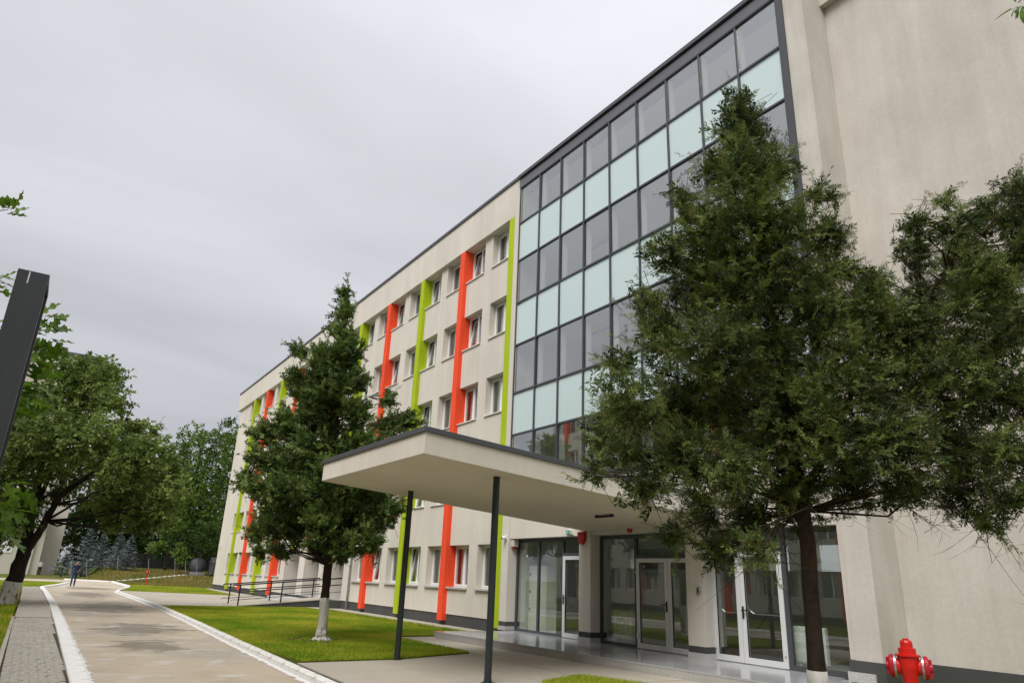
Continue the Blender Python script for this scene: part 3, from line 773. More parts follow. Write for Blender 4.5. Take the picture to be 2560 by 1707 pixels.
rl.build('radiator', 'pvc', B)

# ---- ground-floor shop front below the canopy
GZ = 0.15
MB().box(-18.93, -7.82, 12.50, 12.95, 2.82, 4.43).build('lintel_band', 'stucco', B)
for a, b in ((-15.42, -14.94), (-11.59, -11.10)):
    MB().box(a, b, F, 13.0, 0.40, 2.99).build('entrance_pier', 'stucco', B)
    MB().box(a, b, F - 0.004, 13.0, 0.27, 0.399).build('pier_plinth', 'plinth', B)
    MB().box(a - 0.02, b + 0.02, F - 0.02, 13.0, GZ, 0.268).build('skirting', 'granite_light', B)
GY = 12.76
def frame(rects, name, m, y0, y1):
    q = MB()
    for a in rects: q.box(a[0], a[1], y0, y1, a[2], a[3])
    return q.build(name, m, B)
def pane(x0, x1, z0, z1, parent=None, y=GY + 0.035):
    return MB().box(x0, x1, y, y + 0.012, z0, z1).build('pane', 'glass_ground', parent or B)
f1 = frame([(-18.93, -18.86, GZ, 2.8), (-18.86, -15.4, 2.72, 2.815), (-17.79, -17.72, GZ + .07, 2.72), (-16.6, -16.53, GZ, 2.72), (-18.86, -16.6, GZ, GZ + .07), (-16.53, -15.4, 2.31, 2.385)], 'glazing_frame', 'mullion', GY, GY + 0.08)
pane(-18.86, -17.79, GZ + .07, 2.72, f1); pane(-17.72, -16.6, GZ + .07, 2.72, f1); pane(-16.53, -15.4, 2.385, 2.72, f1)
f2 = frame([(-14.96, -14.88, GZ, 2.8), (-14.88, -11.5, 2.72, 2.815), (-13.61, -13.53, GZ, 2.72), (-14.88, -13.61, GZ, GZ + .07), (-13.53, -11.5, 2.24, 2.31)], 'glazing_frame', 'mullion', GY, GY + 0.08)
pane(-14.88, -13.61, GZ + .07, 2.72, f2); pane(-13.53, -11.5, 2.31, 2.72, f2)
f3 = frame([(-11.2, -11.12, GZ, 2.8), (-11.12, -7.9, 2.72, 2.815), (-9.31, -9.21, GZ, 2.72), (-9.21, -7.9, GZ, GZ + .10), (-11.12, -9.31, 2.36, 2.44)], 'glazing_frame', 'mullion', GY, GY + 0.08)
pane(-9.21, -7.9, GZ + .10, 2.72, f3); pane(-11.12, -9.31, 2.44, 2.72, f3)
def door(x0, x1, zt, handle=None, hinge=None, bar=False):
    z0 = GZ + 0.012; s = 0.11
    q = MB()
    for a in ((x0, x0 + s, z0, zt), (x1 - s, x1, z0, zt), (x0 + s, x1 - s, z0, z0 + 0.12), (x0 + s, x1 - s, zt - 0.1, zt)):
        q.box(a[0], a[1], GY - 0.02, GY + 0.05, a[2], a[3])
    d = q.build('door', 'alu_white', B, bevel=0.004)
    MB().box(x0 + s, x1 - s, GY + 0.01, GY + 0.022, z0 + 0.12, zt - 0.1).build('pane', 'glass_ground', d)
    # rubber gasket line round the pane
    g = MB(); e = 0.012
    for a in ((x0 + s, x0 + s + e, z0 + .12, zt - .1), (x1 - s - e, x1 - s, z0 + .12, zt - .1), (x0 + s + e, x1 - s - e, z0 + .12, z0 + .12 + e), (x0 + s + e, x1 - s - e, zt - .1 - e, zt - .1)):
        g.box(a[0], a[1], GY - 0.012, GY + 0.008, a[2], a[3])
    g.build('gasket', 'black', d)
    if handle:
        hx, sgn = handle
        h = MB().box(hx - 0.02, hx + 0.02, GY - 0.035, GY - 0.02, 1.02, 1.26).box(hx - 0.012, hx + 0.012, GY - 0.075, GY - 0.035, 1.17, 1.195)
        h.box(min(hx, hx + sgn * 0.13), max(hx, hx + sgn * 0.13), GY - 0.085, GY - 0.065, 1.17, 1.195)
        h.build('handle', 'black', d)
    if hinge:
        for zz in (0.45, 1.9): MB().box(hinge - 0.02, hinge + 0.02, GY - 0.045, GY - 0.02, zz - 0.06, zz + 0.06).build('hinge', 'alu_white', d)
    if bar:
        MB().tube([(x0 + s, GY + 0.12, 1.12), (x1 - s, GY + 0.12, 1.12)], 0.014, 8).tube([(x0 + s + .02, GY + 0.03, 1.25), (x0 + s + .04, GY + 0.09, 1.17), (x0 + s + .1, GY + 0.12, 1.12)], 0.02, 8).build('push_bar', 'alu', d)
    return d
door(-16.53, -15.5, 2.30, handle=(-16.475, 1))
door(-13.53, -12.46, 2.23, handle=(-12.51, -1), hinge=-13.5)
door(-12.452, -11.45, 2.23, bar=False)
door(-11.12, -10.365, 2.35, hinge=-11.08, bar=True)
door(-10.357, -9.31, 2.35, handle=(-10.31, 1), hinge=-9.35, bar=True)
# things seen through the glass: electrical cabinet, door back bars, inner columns
ec = thing('electrical_cabinet', 'grey electrical cabinet with yellow warning sign behind the left glass pane', 'cabinet', (-18.3, 13.3, 0.13))
MB().box(-18.75, -17.85, 13.15, 13.55, 0.13, 2.05).build('body', 'interior', ec, bevel=0.01)
for z in (0.75, 1.25, 1.75): MB().box(-18.7, -18.66, 13.13, 13.15, z, z + 0.07).build('latch', 'black', ec)
tri = MB(); tri.v = [(-18.32, 13.145, 1.05), (-18.1, 13.145, 1.05), (-18.21, 13.145, 1.25), (-18.32, 13.149, 1.05), (-18.1, 13.149, 1.05), (-18.21, 13.149, 1.25)]
tri.f = [(0, 1, 2), (3, 5, 4)]; tri.m = [0, 0]
wsn = tri.build('warning_sign', 'sign_yellow', ec)
bolt = MB(); bolt.v = [(-18.20, 13.142, 1.19), (-18.235, 13.142, 1.125), (-18.21, 13.142, 1.125), (-18.22, 13.142, 1.07), (-18.185, 13.142, 1.14), (-18.21, 13.142, 1.14)]; bolt.f = [(0, 1, 2, 3, 4, 5)]; bolt.m = [0]
bolt.build('lightning_mark', 'black', wsn)

for rx in (-14.35, -9.0):
    rd = thing('panel_radiator', 'white panel radiator standing behind the %s entrance glass' % ('middle' if rx < -12 else 'right'), 'radiator', (rx, 13.1, 0.13))
    MB().box(rx - 0.35, rx + 0.35, 13.02, 13.12, 0.28, 0.95).build('panel', 'pvc', rd, bevel=0.01)
    for k_ in range(7): MB().box(rx - 0.32 + k_ * 0.1, rx - 0.27 + k_ * 0.1, 13.005, 13.019, 0.32, 0.91).build('rib', 'pvc', rd)
    for s_ in (-0.25, 0.25): MB().box(rx + s_ - 0.02, rx + s_ + 0.02, 13.04, 13.1, 0.13, 0.28).build('foot', 'pvc', rd)
MB().box(-18.42, -18.36, GY + 0.030, GY + 0.034, 2.28, 2.34).build('sticker', 'sign_white', f1)
# ---- blank wall at the right
MB().box(-7.72, -7.22, F, 13.4, 0.50, 16.4).build('right_pier', 'stucco_rough', B)
MB().box(-7.22, 14, 13.35, 13.6, 0.50, 15.02).build('right_wall', 'stucco_rough', B)
MB().box(-7.218, 14, 13.17, 13.6, 15.02, 16.4).build('right_fascia', 'stucco_rough', B)
MB().box(-7.82, -7.722, 12.46, 13.4, 0.5, 15.4).build('joint_strip', 'stucco_rough', B)
MB().box(-7.83, -7.19, F - 0.012, 13.4, -0.1, 0.498).box(-7.19, 14, 13.33, 13.6, -0.1, 0.498).build('right_plinth', 'plinth', B)
MB().box(-7.86, -7.36, F - 0.05, F - 0.013, GZ, 0.31).build('skirting', 'granite_light', B)

# ------------------------------------------------------------------ terrace in front of the doors
tr = obj('terrace', MB().prism([(-18.75, 10.0), (-7.34, 10.79), (-7.34, 12.42), (-7.9, 12.42), (-7.9, 12.85), (-18.75, 12.62)], -0.12, GZ - 0.035).mesh('terrace', 'granite_rough'), kind='structure')
def tedge(x): return 9.97 + (x + 18.8) * (0.81 / 11.46)
nx = 14
for i in range(nx):
    x0 = -18.8 + (11.46) * i / nx; x1 = -18.8 + 11.46 * (i + 1) / nx
    g = 0.0025
    for j in range(4):
        def yy(x, j): 
            a = tedge(x); return a + (12.8 - a) * j / 4
        if x1 > -7.85 and j == 3: 
            continue
        pts = [(x0 + g, yy(x0, j) + g), (x1 - g, yy(x1, j) + g), (x1 - g, yy(x1, j + 1) - g), (x0 + g, yy(x0, j + 1) - g)]
        MB().prism(pts, GZ - 0.035, GZ + random.uniform(-0.0006, 0.0006)).build('granite_tile', 'granite', tr)
    a, b = tedge(x0) , tedge(x1)
    MB().hexa([(x0 + g, a - 0.022 + 0.03, -0.1), (x1 - g, b - 0.022 + 0.03, -0.1), (x1 - g, b + 0.034, -0.1), (x0 + g, a + 0.034, -0.1),
               (x0 + g, a - 0.022 + 0.03, GZ - 0.036), (x1 - g, b - 0.022 + 0.03, GZ - 0.036), (x1 - g, b + 0.034, GZ - 0.036), (x0 + g, a + 0.034, GZ - 0.036)]).build('riser_panel', 'granite_rough', tr)

# ------------------------------------------------------------------ canopy
CN = thing('entrance_canopy', 'thick beige entrance canopy sloping to the facade on two dark round posts', 'canopy', (-12.7, 6.7, 0))
ya, yb = 5.02, 12.49
xa, xb = -15.2, -10.26
def zu(y): return 3.495 - 0.0755 * (y - 5.02)
cb = MB()
th = 0.37
P8 = [(xa, ya, zu(ya)), (xb, ya, zu(ya)), (xb, yb, zu(yb)), (xa, yb, zu(yb))]
cb.hexa(P8 + [(p[0], p[1], p[2] + th) for p in P8])
o = cb.build('slab', 'stucco', CN, bevel=0.008)
us = MB().hexa([(p[0] + s0 * 0.02, p[1] + s1 * 0.02, p[2] - 0.004) for p, s0, s1 in zip(P8, (1, -1, -1, 1), (1, 1, -1, -1))] + [(p[0] + s0 * 0.02, p[1] + s1 * 0.02, p[2] + 0.002) for p, s0, s1 in zip(P8, (1, -1, -1, 1), (1, 1, -1, -1))])
us.build('soffit', 'soffit', CN)
E_ = 0.035
Q8 = [(xa - E_, ya - E_, zu(ya)), (xb + E_, ya - E_, zu(ya)), (xb + E_, yb, zu(yb)), (xa - E_, yb, zu(yb))]
MB().hexa([(p[0], p[1], p[2] + th - 0.005) for p in Q8] + [(p[0], p[1], p[2] + th + 0.085) for p in Q8]).build('edge_flashing', 'cap', CN, bevel=0.006)
for px, py in ((-14.22, 6.72), (-10.79, 6.78)):
    MB().tube([(px, py, -0.04), (px, py, zu(py) + 0.01)], 0.062, 20).build('post', 'post_paint', CN, smooth=False)
    MB().lathe([(0.11, -0.03), (0.11, -0.018), (0.07, -0.016), (0.066, 0.03)], (px, py, 0), 'z', 20).build('base_collar', 'post_paint', CN)
lb = MB().tube([(-12.55, 10.6, zu(10.6) - 0.045), (-11.95, 10.6, zu(10.6) - 0.045)], 0.028, 8).box(-12.53, -12.47, 10.57, 10.63, zu(10.6) - 0.04, zu(10.6)).box(-12.03, -11.97, 10.57, 10.63, zu(10.6) - 0.04, zu(10.6))
tag(lb.build('ceiling_lamp', 'black'), 'slim black tube lamp fixed under the entrance canopy', 'lamp')

# ------------------------------------------------------------------ small fittings on the facade
def siren(x, z, y, w_, h_, label):
    t = thing('alarm_siren', label, 'siren', (x, y, z))
    q = MB(); n = 10
    prof = [(-w_ / 2, 0), (-w_ / 2 * 0.96, -h_ * 0.6), (-w_ / 2 * 0.7, -h_ * 0.86), (-w_ * 0.18, -h_), (w_ * 0.18, -h_), (w_ / 2 * 0.7, -h_ * 0.86), (w_ / 2 * 0.96, -h_ * 0.6), (w_ / 2, 0)]
    ring = lambda yy, s: [(x + a * s, yy, z + b * s + (0 if s == 1 else -h_ * 0.04)) for a, b in prof]
    A, Bq, Cq = ring(y, 1), ring(y - 0.07, 1), ring(y - 0.095, 0.85)
    q.v = A + Bq + Cq; k = len(prof)
    for lv in range(2):
        for i in range(k):
            j = (i + 1) % k; q.f.append((lv * k + i, lv * k + j, (lv + 1) * k + j, (lv + 1) * k + i)); q.m.append(0)
    q.f.append(tuple(range(2 * k, 3 * k))); q.m.append(0)
    q.build('housing', 'red_plastic', t)
    MB().box(x - w_ * 0.3, x + w_ * 0.3, y - 0.1, y - 0.094, z - h_ * 0.25, z - h_ * 0.2).build('slot', 'black', t)
siren(-15.25, 2.91, F, 0.30, 0.33, 'large red alarm siren on the first entrance pier under the canopy')
siren(-13.43, 2.955, 12.5, 0.12, 0.12, 'small round red alarm siren above the middle doors')
s2 = thing('wall_siren', 'beige wall siren with red strobe base beside the left shop window', 'siren', (-18.87, 12.6, 2.5))
MB().box(-18.925, -18.76, 12.53, 12.72, 2.58, 2.81).build('housing', 'siren_beige', s2, bevel=0.01)
MB().box(-18.925, -18.80, 12.56, 12.72, 2.525, 2.575).build('strobe', 'red_plastic', s2, bevel=0.008)
def exit_sign(x, y, z, label):
    t = thing('exit_sign', label, 'exit sign', (x, y, z), None)
    MB().box(x - 0.14, x + 0.14, y - 0.05, y, z - 0.06, z + 0.06).build('box', 'sign_white', t)
    p = MB().box(x - 0.13, x + 0.13, y - 0.054, y - 0.051, z - 0.05, z + 0.05).build('panel', 'sign_green', t)
    a = MB(); a.v = [(x - 0.11, y - 0.056, z), (x - 0.07, y - 0.056, z + 0.03), (x - 0.07, y - 0.056, z + 0.01), (x - 0.03, y - 0.056, z + 0.01), (x - 0.03, y - 0.056, z - 0.01), (x - 0.07, y - 0.056, z - 0.01), (x - 0.07, y - 0.056, z - 0.03)]
    a.f = [(0, 6, 5, 4, 3, 2, 1)]; a.m = [0]; a.build('arrow', 'sign_white', p)
    r = MB(); 
    for (x0, z0, x1, z1, wd) in ((0.02, 0.0, 0.03, 0.03, 0.012), (0.02, 0.0, 0.0, -0.03, 0.01), (0.02, 0.0, 0.045, -0.025, 0.01), (0.03, 0.02, 0.055, 0.01, 0.008), (0.028, 0.02, 0.0, 0.015, 0.008)):
        r.tube([(x + x0, y - 0.056, z + z0), (x + x1, y - 0.056, z + z1)], wd * 0.5, 5)
    r.lathe([(0.0, -0.002), (0.008, -0.002), (0.008, 0.002), (0.0, 0.002)], (x + 0.038, y - 0.056, z + 0.041), 'y', 8)
    r.build('running_figure', 'sign_white', p)
    MB().box(x + 0.075, x + 0.115, y - 0.0565, y - 0.0545, z - 0.04, z + 0.04).build('doorway_mark', 'sign_white', p)
exit_sign(-15.88, 12.5, 2.92, 'green and white exit sign above the single white door')
exit_sign(-13.07, 12.5, 2.975, 'green and white exit sign beside the small siren over the middle doors')
exit_sign(-10.1, 12.5, 2.92, 'green and white exit sign behind the juniper above the right doors')
cm = thing('security_camera', 'white dome security camera on the narrow pier beside the lime pilaster', 'camera', (-19.1, F, 2.85))
MB().box(-19.15, -19.03, F - 0.06, F, 2.80, 2.91).build('bracket', 'pvc', cm, bevel=0.01)
MB().lathe([(0.0, -0.07), (0.04, -0.065), (0.062, -0.03), (0.065, 0.0), (0.05, 0.05), (0.0, 0.06)], (-19.07, F - 0.10, 2.84), 'y', 16).build('housing', 'pvc', cm, smooth=True)
MB().lathe([(0.0, -0.075), (0.03, -0.072), (0.034, -0.06), (0.0, -0.058)], (-19.07, F - 0.105, 2.835), 'y', 14).build('lens', 'black', cm)
cm2 = thing('corner_camera', 'small white camera near the far end corner of the school wall', 'camera', (-60.7, WY, 3.3))
MB().box(-60.75, -60.6, WY - 0.2, WY, 3.25, 3.4).build('housing', 'pvc', cm2)
MB().box(-60.72, -60.66, WY - 0.22, WY - 0.201, 3.29, 3.36).build('lens', 'black', cm2)
ic = thing('door_intercom', 'grey door intercom on the pier left of the right double door', 'intercom', (-11.24, F, 1.5))
MB().box(-11.28, -11.19, F - 0.035, F, 1.46, 1.62).build('body', 'galv', ic)
MB().box(-11.255, -11.215, F - 0.038, F - 0.036, 1.49, 1.58).build('keypad', 'black', ic)
MB().tube([(-11.19, F - 0.015, 1.54), (-11.12, F - 0.015, 1.54)], 0.008, 6).build('conduit', 'sign_white', ic)
dp = thing('downpipe', 'grey metal downpipe running down the facade right of the side entrance', 'pipe', (-32.3, 12.5, 0.03))
MB().tube([(-32.3, 12.52, 0.03), (-32.3, 12.52, 2.75), (-32.3, 12.56, 2.85), (-32.3, 12.62, 2.88)], 0.045, 12).build('pipe', 'galv', dp, smooth=True)
for z in (0.9, 2.3): MB().box(-32.36, -32.24, 12.5, WY - 0.001, z, z + 0.03).build('clamp', 'galv', dp)

# ------------------------------------------------------------------ ramp and handrails at the side entrance
RX0, RX1, RY0, RY1, RZ = -36.62, -34.52, 8.2, 12.55, 0.41
rp = thing('access_ramp', 'concrete access ramp with dark grey sides rising to the side entrance', 'ramp', (-35.6, 10.3, 0))
rb = MB().hexa([(RX0, RY0, -0.08), (RX1, RY0, -0.08), (RX1, RY1, -0.08), (RX0, RY1, -0.08), (RX0, RY0, 0.0), (RX1, RY0, 0.0), (RX1, RY1, RZ - 0.03), (RX0, RY1, RZ - 0.03)])
rb.build('side_walls', 'plinth', rp)
MB().hexa([(RX0 - .02, RY0 - .1, 0.0), (RX1 + .02, RY0 - .1, 0.0), (RX1 + .02, RY1, RZ - 0.028), (RX0 - .02, RY1, RZ - 0.028), (RX0 - .02, RY0 - .1, 0.018), (RX1 + .02, RY0 - .1, 0.018), (RX1 + .02, RY1, RZ), (RX0 - .02, RY1, RZ)]).build('deck', 'concrete', rp)
ld = obj('landing', MB().box(-43.2, -33.3, 12.551, 14.6, -0.1, 0.37).mesh('landing', 'plinth'), kind='structure')
MB().box(-36.62, -33.3, 12.0, 12.549, -0.1, 0.36).build('landing_edge', 'plinth', ld)
for i in range(11):
    x0 = -43.2 + 0.9 * i
    MB().box(x0 + .003, x0 + .897, 12.5, 14.4, 0.371, 0.41).build('granite_tile', 'granite', ld)
for i, (y0, z1) in enumerate(((11.35, 0.13), (11.75, 0.27))):
    for k in range(6):
        x0 = -42.6 + 0.99 * k
        MB().box(x0 + .003, x0 + .987, y0, 12.55, -0.05, z1).build('granite_step', 'granite_light', ld)
def rampz(y): return max(0.0, RZ * (y - RY0) / (RY1 - RY0))
def handrail(x, y_end, label):
    t = thing('ramp_handrail', label, 'handrail', (x, RY0, 0), 'handrails of the access ramp')
    for y in (8.3, 10.2, 12.3):
        MB().tube([(x, y, rampz(y) - 0.05), (x, y, rampz(y) + 0.88)], 0.032, 10).build('post', 'rail_paint', t)
    for hgt_, rr in ((0.9, 0.03), (0.6, 0.024), (0.27, 0.013)):
        z0 = rampz(8.3) + hgt_; z1 = rampz(y_end) + hgt_
        pts = [(x, 7.97, z0 - 0.06), (x, 7.99, z0 - 0.02), (x, 8.05, z0)] if hgt_ != 0.6 else [(x, 8.3, z0)]
        MB().tube(pts + [(x, 8.3, z0 + 0.005), (x, y_end, z1)], rr, 10).build('rail', 'rail_paint', t, smooth=True)
handrail(-34.62, 13.1, 'black tubular handrail along the near side of the access ramp')
handrail(-36.5, 12.9, 'black tubular handrail along the far side of the access ramp')

# ------------------------------------------------------------------ building across the yard (mirrored in the glass)
OPY = -9.2
OB = thing('opposite_building', 'beige school block with coloured pilasters mirrored in the entrance glass', 'building', (-15, OPY, 0))
ob = MB()
OX0, OX1 = -46, 22
oxl = [OX0 + 2.0 + S * k for k in range(18)]
for r in range(5):
    lo = 0.39 if r == 0 else LINT[r - 1]
    ob.box(OX0, OX1, OPY - 0.35, OPY, lo, SILL[r])
    cur = OX0
    for x in oxl:
        ob.box(cur, x - 1.39, OPY - 0.35, OPY, SILL[r], LINT[r]); cur = x + 0.36 + 1.37
    ob.box(cur, OX1, OPY - 0.35, OPY, SILL[r], LINT[r])
ob.build('wall', 'stucco', OB)
MB().box(OX0, OX1, OPY - 0.5, OPY + 0.16, 14.41, 15.9).build('fascia', 'stucco', OB)
MB().box(OX0, OX1, OPY - 12, OPY - 0.36, -0.1, 15.6).build('core', 'interior_dark', OB)
MB().box(OX0, OX1, OPY - 0.36, OPY - 0.02, -0.1, 0.389).build('plinth', 'plinth', OB)
for k, x in enumerate(oxl):
    MB().box(x, x + 0.36, OPY - 0.3, OPY + 0.16, 0.18, 14.41).build('pilaster', 'lime' if k % 2 else 'orange', OB)
OW = MB()
for a in ((0, t_, 0, WH), (WW - t_, WW, 0, WH), (t_, WW - t_, 0, t_), (t_, WW - t_, WH - t_, WH), (WW / 2 - 0.06, WW / 2 + 0.06, t_, WH - t_)):
    OW.box(a[0], a[1], -0.03, 0.04, a[2], a[3])
OW.box(t_, WW - t_, -0.005, 0.005, t_, WH - t_, 1)
OWM = OW.mesh('window', ['pvc', 'glass_window'])
for r in range(5):
    for x in oxl:
        for a in (x - 1.39, x + 0.36):
            obj('window', OWM, OB, T((a, OPY - 0.29, SILL[r])))

# ------------------------------------------------------------------ buildings beyond the yard
AB = thing('apartment_block', 'tall pale apartment block behind the trees at the far left', 'building', (-118, -10, 0))
MB().box(-128, -112, -30, 3.3, -0.2, 28.9).build('wall', 'far_wall', AB)
MB().box(-128.3, -111.7, -30.3, 3.5, 28.9, 29.35).build('roof_edge', 'far_roof', AB)
for r in range(8):
    for k in range(7):
        y = -28 + 4 * k
        wnd = MB().box(-111.99, -111.95, y, y + 1.5, 2.0 + r * 3.3, 3.5 + r * 3.3).build('window', 'pvc', AB)
        MB().box(-111.949, -111.94, y + .1, y + 1.4, 2.1 + r * 3.3, 3.4 + r * 3.3).build('pane', 'black', wnd)
LW = thing('low_wing', 'low pale annex with dark sloping metal roof in front of the apartment block', 'building', (-109, -4, 0))
MB().box(-111.6, -108, -14, 0.4, -0.2, 6.0).build('wall', 'far_wall', LW)
MB().box(-111.65, -107.6, -14.2, 1.35, 6.0, 6.6).build('fascia', 'far_wall', LW)
MB().box(-111.6, -108.3, 0.4, 1.3, -0.2, 6.0).build('return_wall', 'far_wall', LW)
rf = MB().hexa([(-107.6, -14.2, 6.6), (-107.6, 1.3, 6.6), (-111.6, 1.3, 6.6), (-111.6, -14.2, 6.6), (-107.65, -14.2, 6.7), (-107.65, 1.3, 6.7), (-111.6, 1.3, 8.4), (-111.6, -14.2, 8.4)]).build('roof', 'far_roof', LW)
for k in range(26):
    y = -14 + k * 0.6
    MB().hexa([(-107.65, y, 6.7), (-107.65, y + .05, 6.7), (-111.6, y + .05, 8.4), (-111.6, y, 8.4), (-107.65, y, 6.78), (-107.65, y + .05, 6.78), (-111.6, y + .05, 8.48), (-111.6, y, 8.48)]).build('roof_seam', 'galv', rf)
for y in (-12, -9, -6, -3):
    MB().box(-107.99, -107.95, y, y + 1.2, 2.4, 4.2).build('window', 'pvc', LW)

# ------------------------------------------------------------------ hydrants, post
def hydrant(x, y, z, label, rot=0.0, far=False):
    t = thing('fire_hydrant', label, 'hydrant', (x, y, z), 'red pillar hydrants')
    R = Matrix.Rotation(rot, 4, 'Z')
    def put(name, q, m, smooth=True):
        return obj(name, q.mesh(name, m, smooth), t, T((x, y, z)) @ R @ Matrix.Diagonal((0.73, 0.73, 1.02, 1.0)))
    col = MB().lathe([(0.105, 0.0), (0.105, 0.03), (0.058, 0.035), (0.058, 0.88), (0.066, 0.885), (0.066, 0.95), (0.07, 0.955)], sides=24)
    put('barrel', col, 'hydrant_red', False)
    hd = MB().lathe([(0.068, 0.95), (0.075, 0.98), (0.098, 1.06), (0.102, 1.135), (0.118, 1.14), (0.118, 1.152), (0.084, 1.156), (0.084, 1.195), (0.06, 1.2), (0.06, 1.235), (0.05, 1.25), (0.0, 1.252)], sides=24)
    put('head', hd, 'hydrant_red', False)
    put('bolt', MB().lathe([(0.03, 1.25), (0.03, 1.262), (0.0, 1.264)], sides=6), 'hydrant_red', False)
    for s in (-1, 1):
        noz = MB().lathe([(0.05, 0.07 * s), (0.055, 0.12 * s)], (0, 0, 1.065), 'x', 20)
        put('outlet', noz, 'hydrant_red', False)
        rg = MB().lathe([(0.074, 0.115 * s), (0.08, 0.12 * s), (0.08, 0.138 * s), (0.074, 0.14 * s)], (0, 0, 1.065), 'x', 24)
        cp_ = put('ring', rg, 'alu', False)
        cc = MB().lathe([(0.08, 0.14 * s), (0.084, 0.15 * s), (0.08, 0.175 * s), (0.064, 0.186 * s), (0.045, 0.188 * s), (0.03, 0.19 * s), (0.028, 0.215 * s), (0.0, 0.217 * s)], (0, 0, 1.065), 'x', 24)
        put('outlet_cap', cc, 'hydrant_cap', False)
        lug = MB().box(min(0.186 * s, 0.212 * s), max(0.186 * s, 0.212 * s), -0.012, 0.012, 1.065 - 0.06, 1.065 + 0.06)
        put('lug', lug, 'hydrant_cap', False)
hydrant(-3.16, 5.79, 0.0, 'red pillar fire hydrant by the grey plinth at the bottom right', rot=math.radians(28))
hydrant(-67.6, 8.6, -0.02, 'red pillar fire hydrant standing on the far lawn', rot=math.radians(70))

SPN = thing('sign_post', 'dark grey square metal post cut off at the left edge of the view', 'post', (-3.67, -0.26, 0.04))
q = MB()
px0, px1, py0, py1 = -3.90, -3.60, -0.305, -0.205
q.box(px0, px1, py0, py1 - 0.004, 0.0, 2.83)
q.box(px0, px0 + 0.028, py1 - 0.004, py1 + 0.02, 0.0, 2.83).box(px1 - 0.012, px1, py1 - 0.004, py1 + 0.02, 0.0, 2.83).box(px0 + 0.028, px1 - 0.012, py1 - 0.004, py1 + 0.02, 2.81, 2.83)
q.build('tube', 'post_grey', SPN)
MB().box(px0 + 0.028, px1 - 0.012, py1 - 0.003, py1 + 0.008, 0.0, 2.80).build('slot_insert', 'post_slot', SPN)
MB().box(px1 + 0.0002, px1 + 0.0008, -0.262, -0.257, 2.77, 2.825).build('scratch', 'sign_white', SPN)
MB().box(px0 - 0.05, px1 + 0.05, py0 - 0.05, py1 + 0.05, -0.05, 0.055).build('foot', 'concrete', SPN)

# ------------------------------------------------------------------ vegetation helpers
def np_mesh(name, V, Fc, m, rnd=None):
    """V (n,3), Fc (k,3) triangles"""
    me = bpy.data.meshes.new(name)
    V = np.ascontiguousarray(V, dtype=np.float32); Fc = np.ascontiguousarray(Fc, dtype=np.int32)
    me.vertices.add(len(V)); me.vertices.foreach_set('co', V.ravel())
    k = len(Fc)
    me.loops.add(k * 3); me.loops.foreach_set('vertex_index', Fc.ravel())
    me.polygons.add(k); me.polygons.foreach_set('loop_start', np.arange(0, 3 * k, 3, dtype=np.int32))
    me.update(calc_edges=True)
    me.materials.append(MATS[m])
    if rnd is not None:
        a = me.attributes.new('rnd', 'FLOAT', 'FACE'); a.data.foreach_set('value', np.ascontiguousarray(rnd, dtype=np.float32))
    return me
def unit(a): return a / (np.linalg.norm(a, axis=-1, keepdims=True) + 1e-9)
def scatter(name, tv, tf, P, A, S_, m, roll=None, rng=RNG, rnd=None):
    """copies of a small template: x axis along A, random or given roll"""
    n = len(P); A = unit(A)
    ref = np.tile(np.array([0, 0, 1.0]), (n, 1)) + rng.normal(0, 0.02, (n, 3))
    B_ = unit(np.cross(ref, A)); C_ = np.cross(A, B_)
    th = rng.uniform(-1, 1, n) * (math.pi if roll is None else roll)
    c, s = np.cos(th)[:, None], np.sin(th)[:, None]
    B2, C2 = B_ * c + C_ * s, -B_ * s + C_ * c
    V = P[:, None, :] + S_[:, None, None] * (tv[None, :, 0:1] * A[:, None, :] + tv[None, :, 1:2] * B2[:, None, :] + tv[None, :, 2:3] * C2[:, None, :])
    F_ = tf[None, :, :] + (np.arange(n) * len(tv))[:, None, None]
    rv = rng.uniform(0, 1, n) if rnd is None else rnd
    R_ = np.repeat(rv, len(tf)) + rng.normal(0, 0.08, n * len(tf))
    return np_mesh(name, V.reshape(-1, 3), F_.reshape(-1, 3), m, R_)
def spray_template(n, ln=0.34, wd=0.05, cup=0.12, seed=0):
    """flat scaly twig: thin pointed side shoots along a curved axis"""
    r = np.random.RandomState(seed)
    v = []; f = []
    for i in range(n):
        t = 0.02 + 0.82 * i / n
        for s in (-1, 1):
            a = math.radians(r.uniform(24, 55)); l = ln * (1 - 0.45 * t) * r.uniform(0.7, 1.3)
            b = np.array([t + r.uniform(-.04, .04), 0, -cup * t * t])
            d_ = np.array([math.cos(a), s * math.sin(a), r.uniform(-0.35, 0.45)]); d_ = d_ / np.linalg.norm(d_)
            pr = np.array([-d_[1], d_[0], r.uniform(-.5, .5)]) * wd
            k = len(v); v += [b, b + d_ * l * 0.55 + pr, b + d_ * l, b + d_ * l * 0.5 - pr]; f += [(k, k + 1, k + 2), (k, k + 2, k + 3)]
    k = len(v); v += [np.array([0.0, 0.02, 0]), np.array([1.05, 0, -cup]), np.array([0.0, -0.02, 0])]; f.append((k, k + 1, k + 2))
    return np.array(v), np.array(f)
LEAF_V = np.array([[0, 0, 0], [0.45, 0.26, 0.05], [1, 0, -0.04], [0.45, -0.26, 0.05]]); LEAF_F = np.array([[0, 1, 2], [0, 2, 3]])
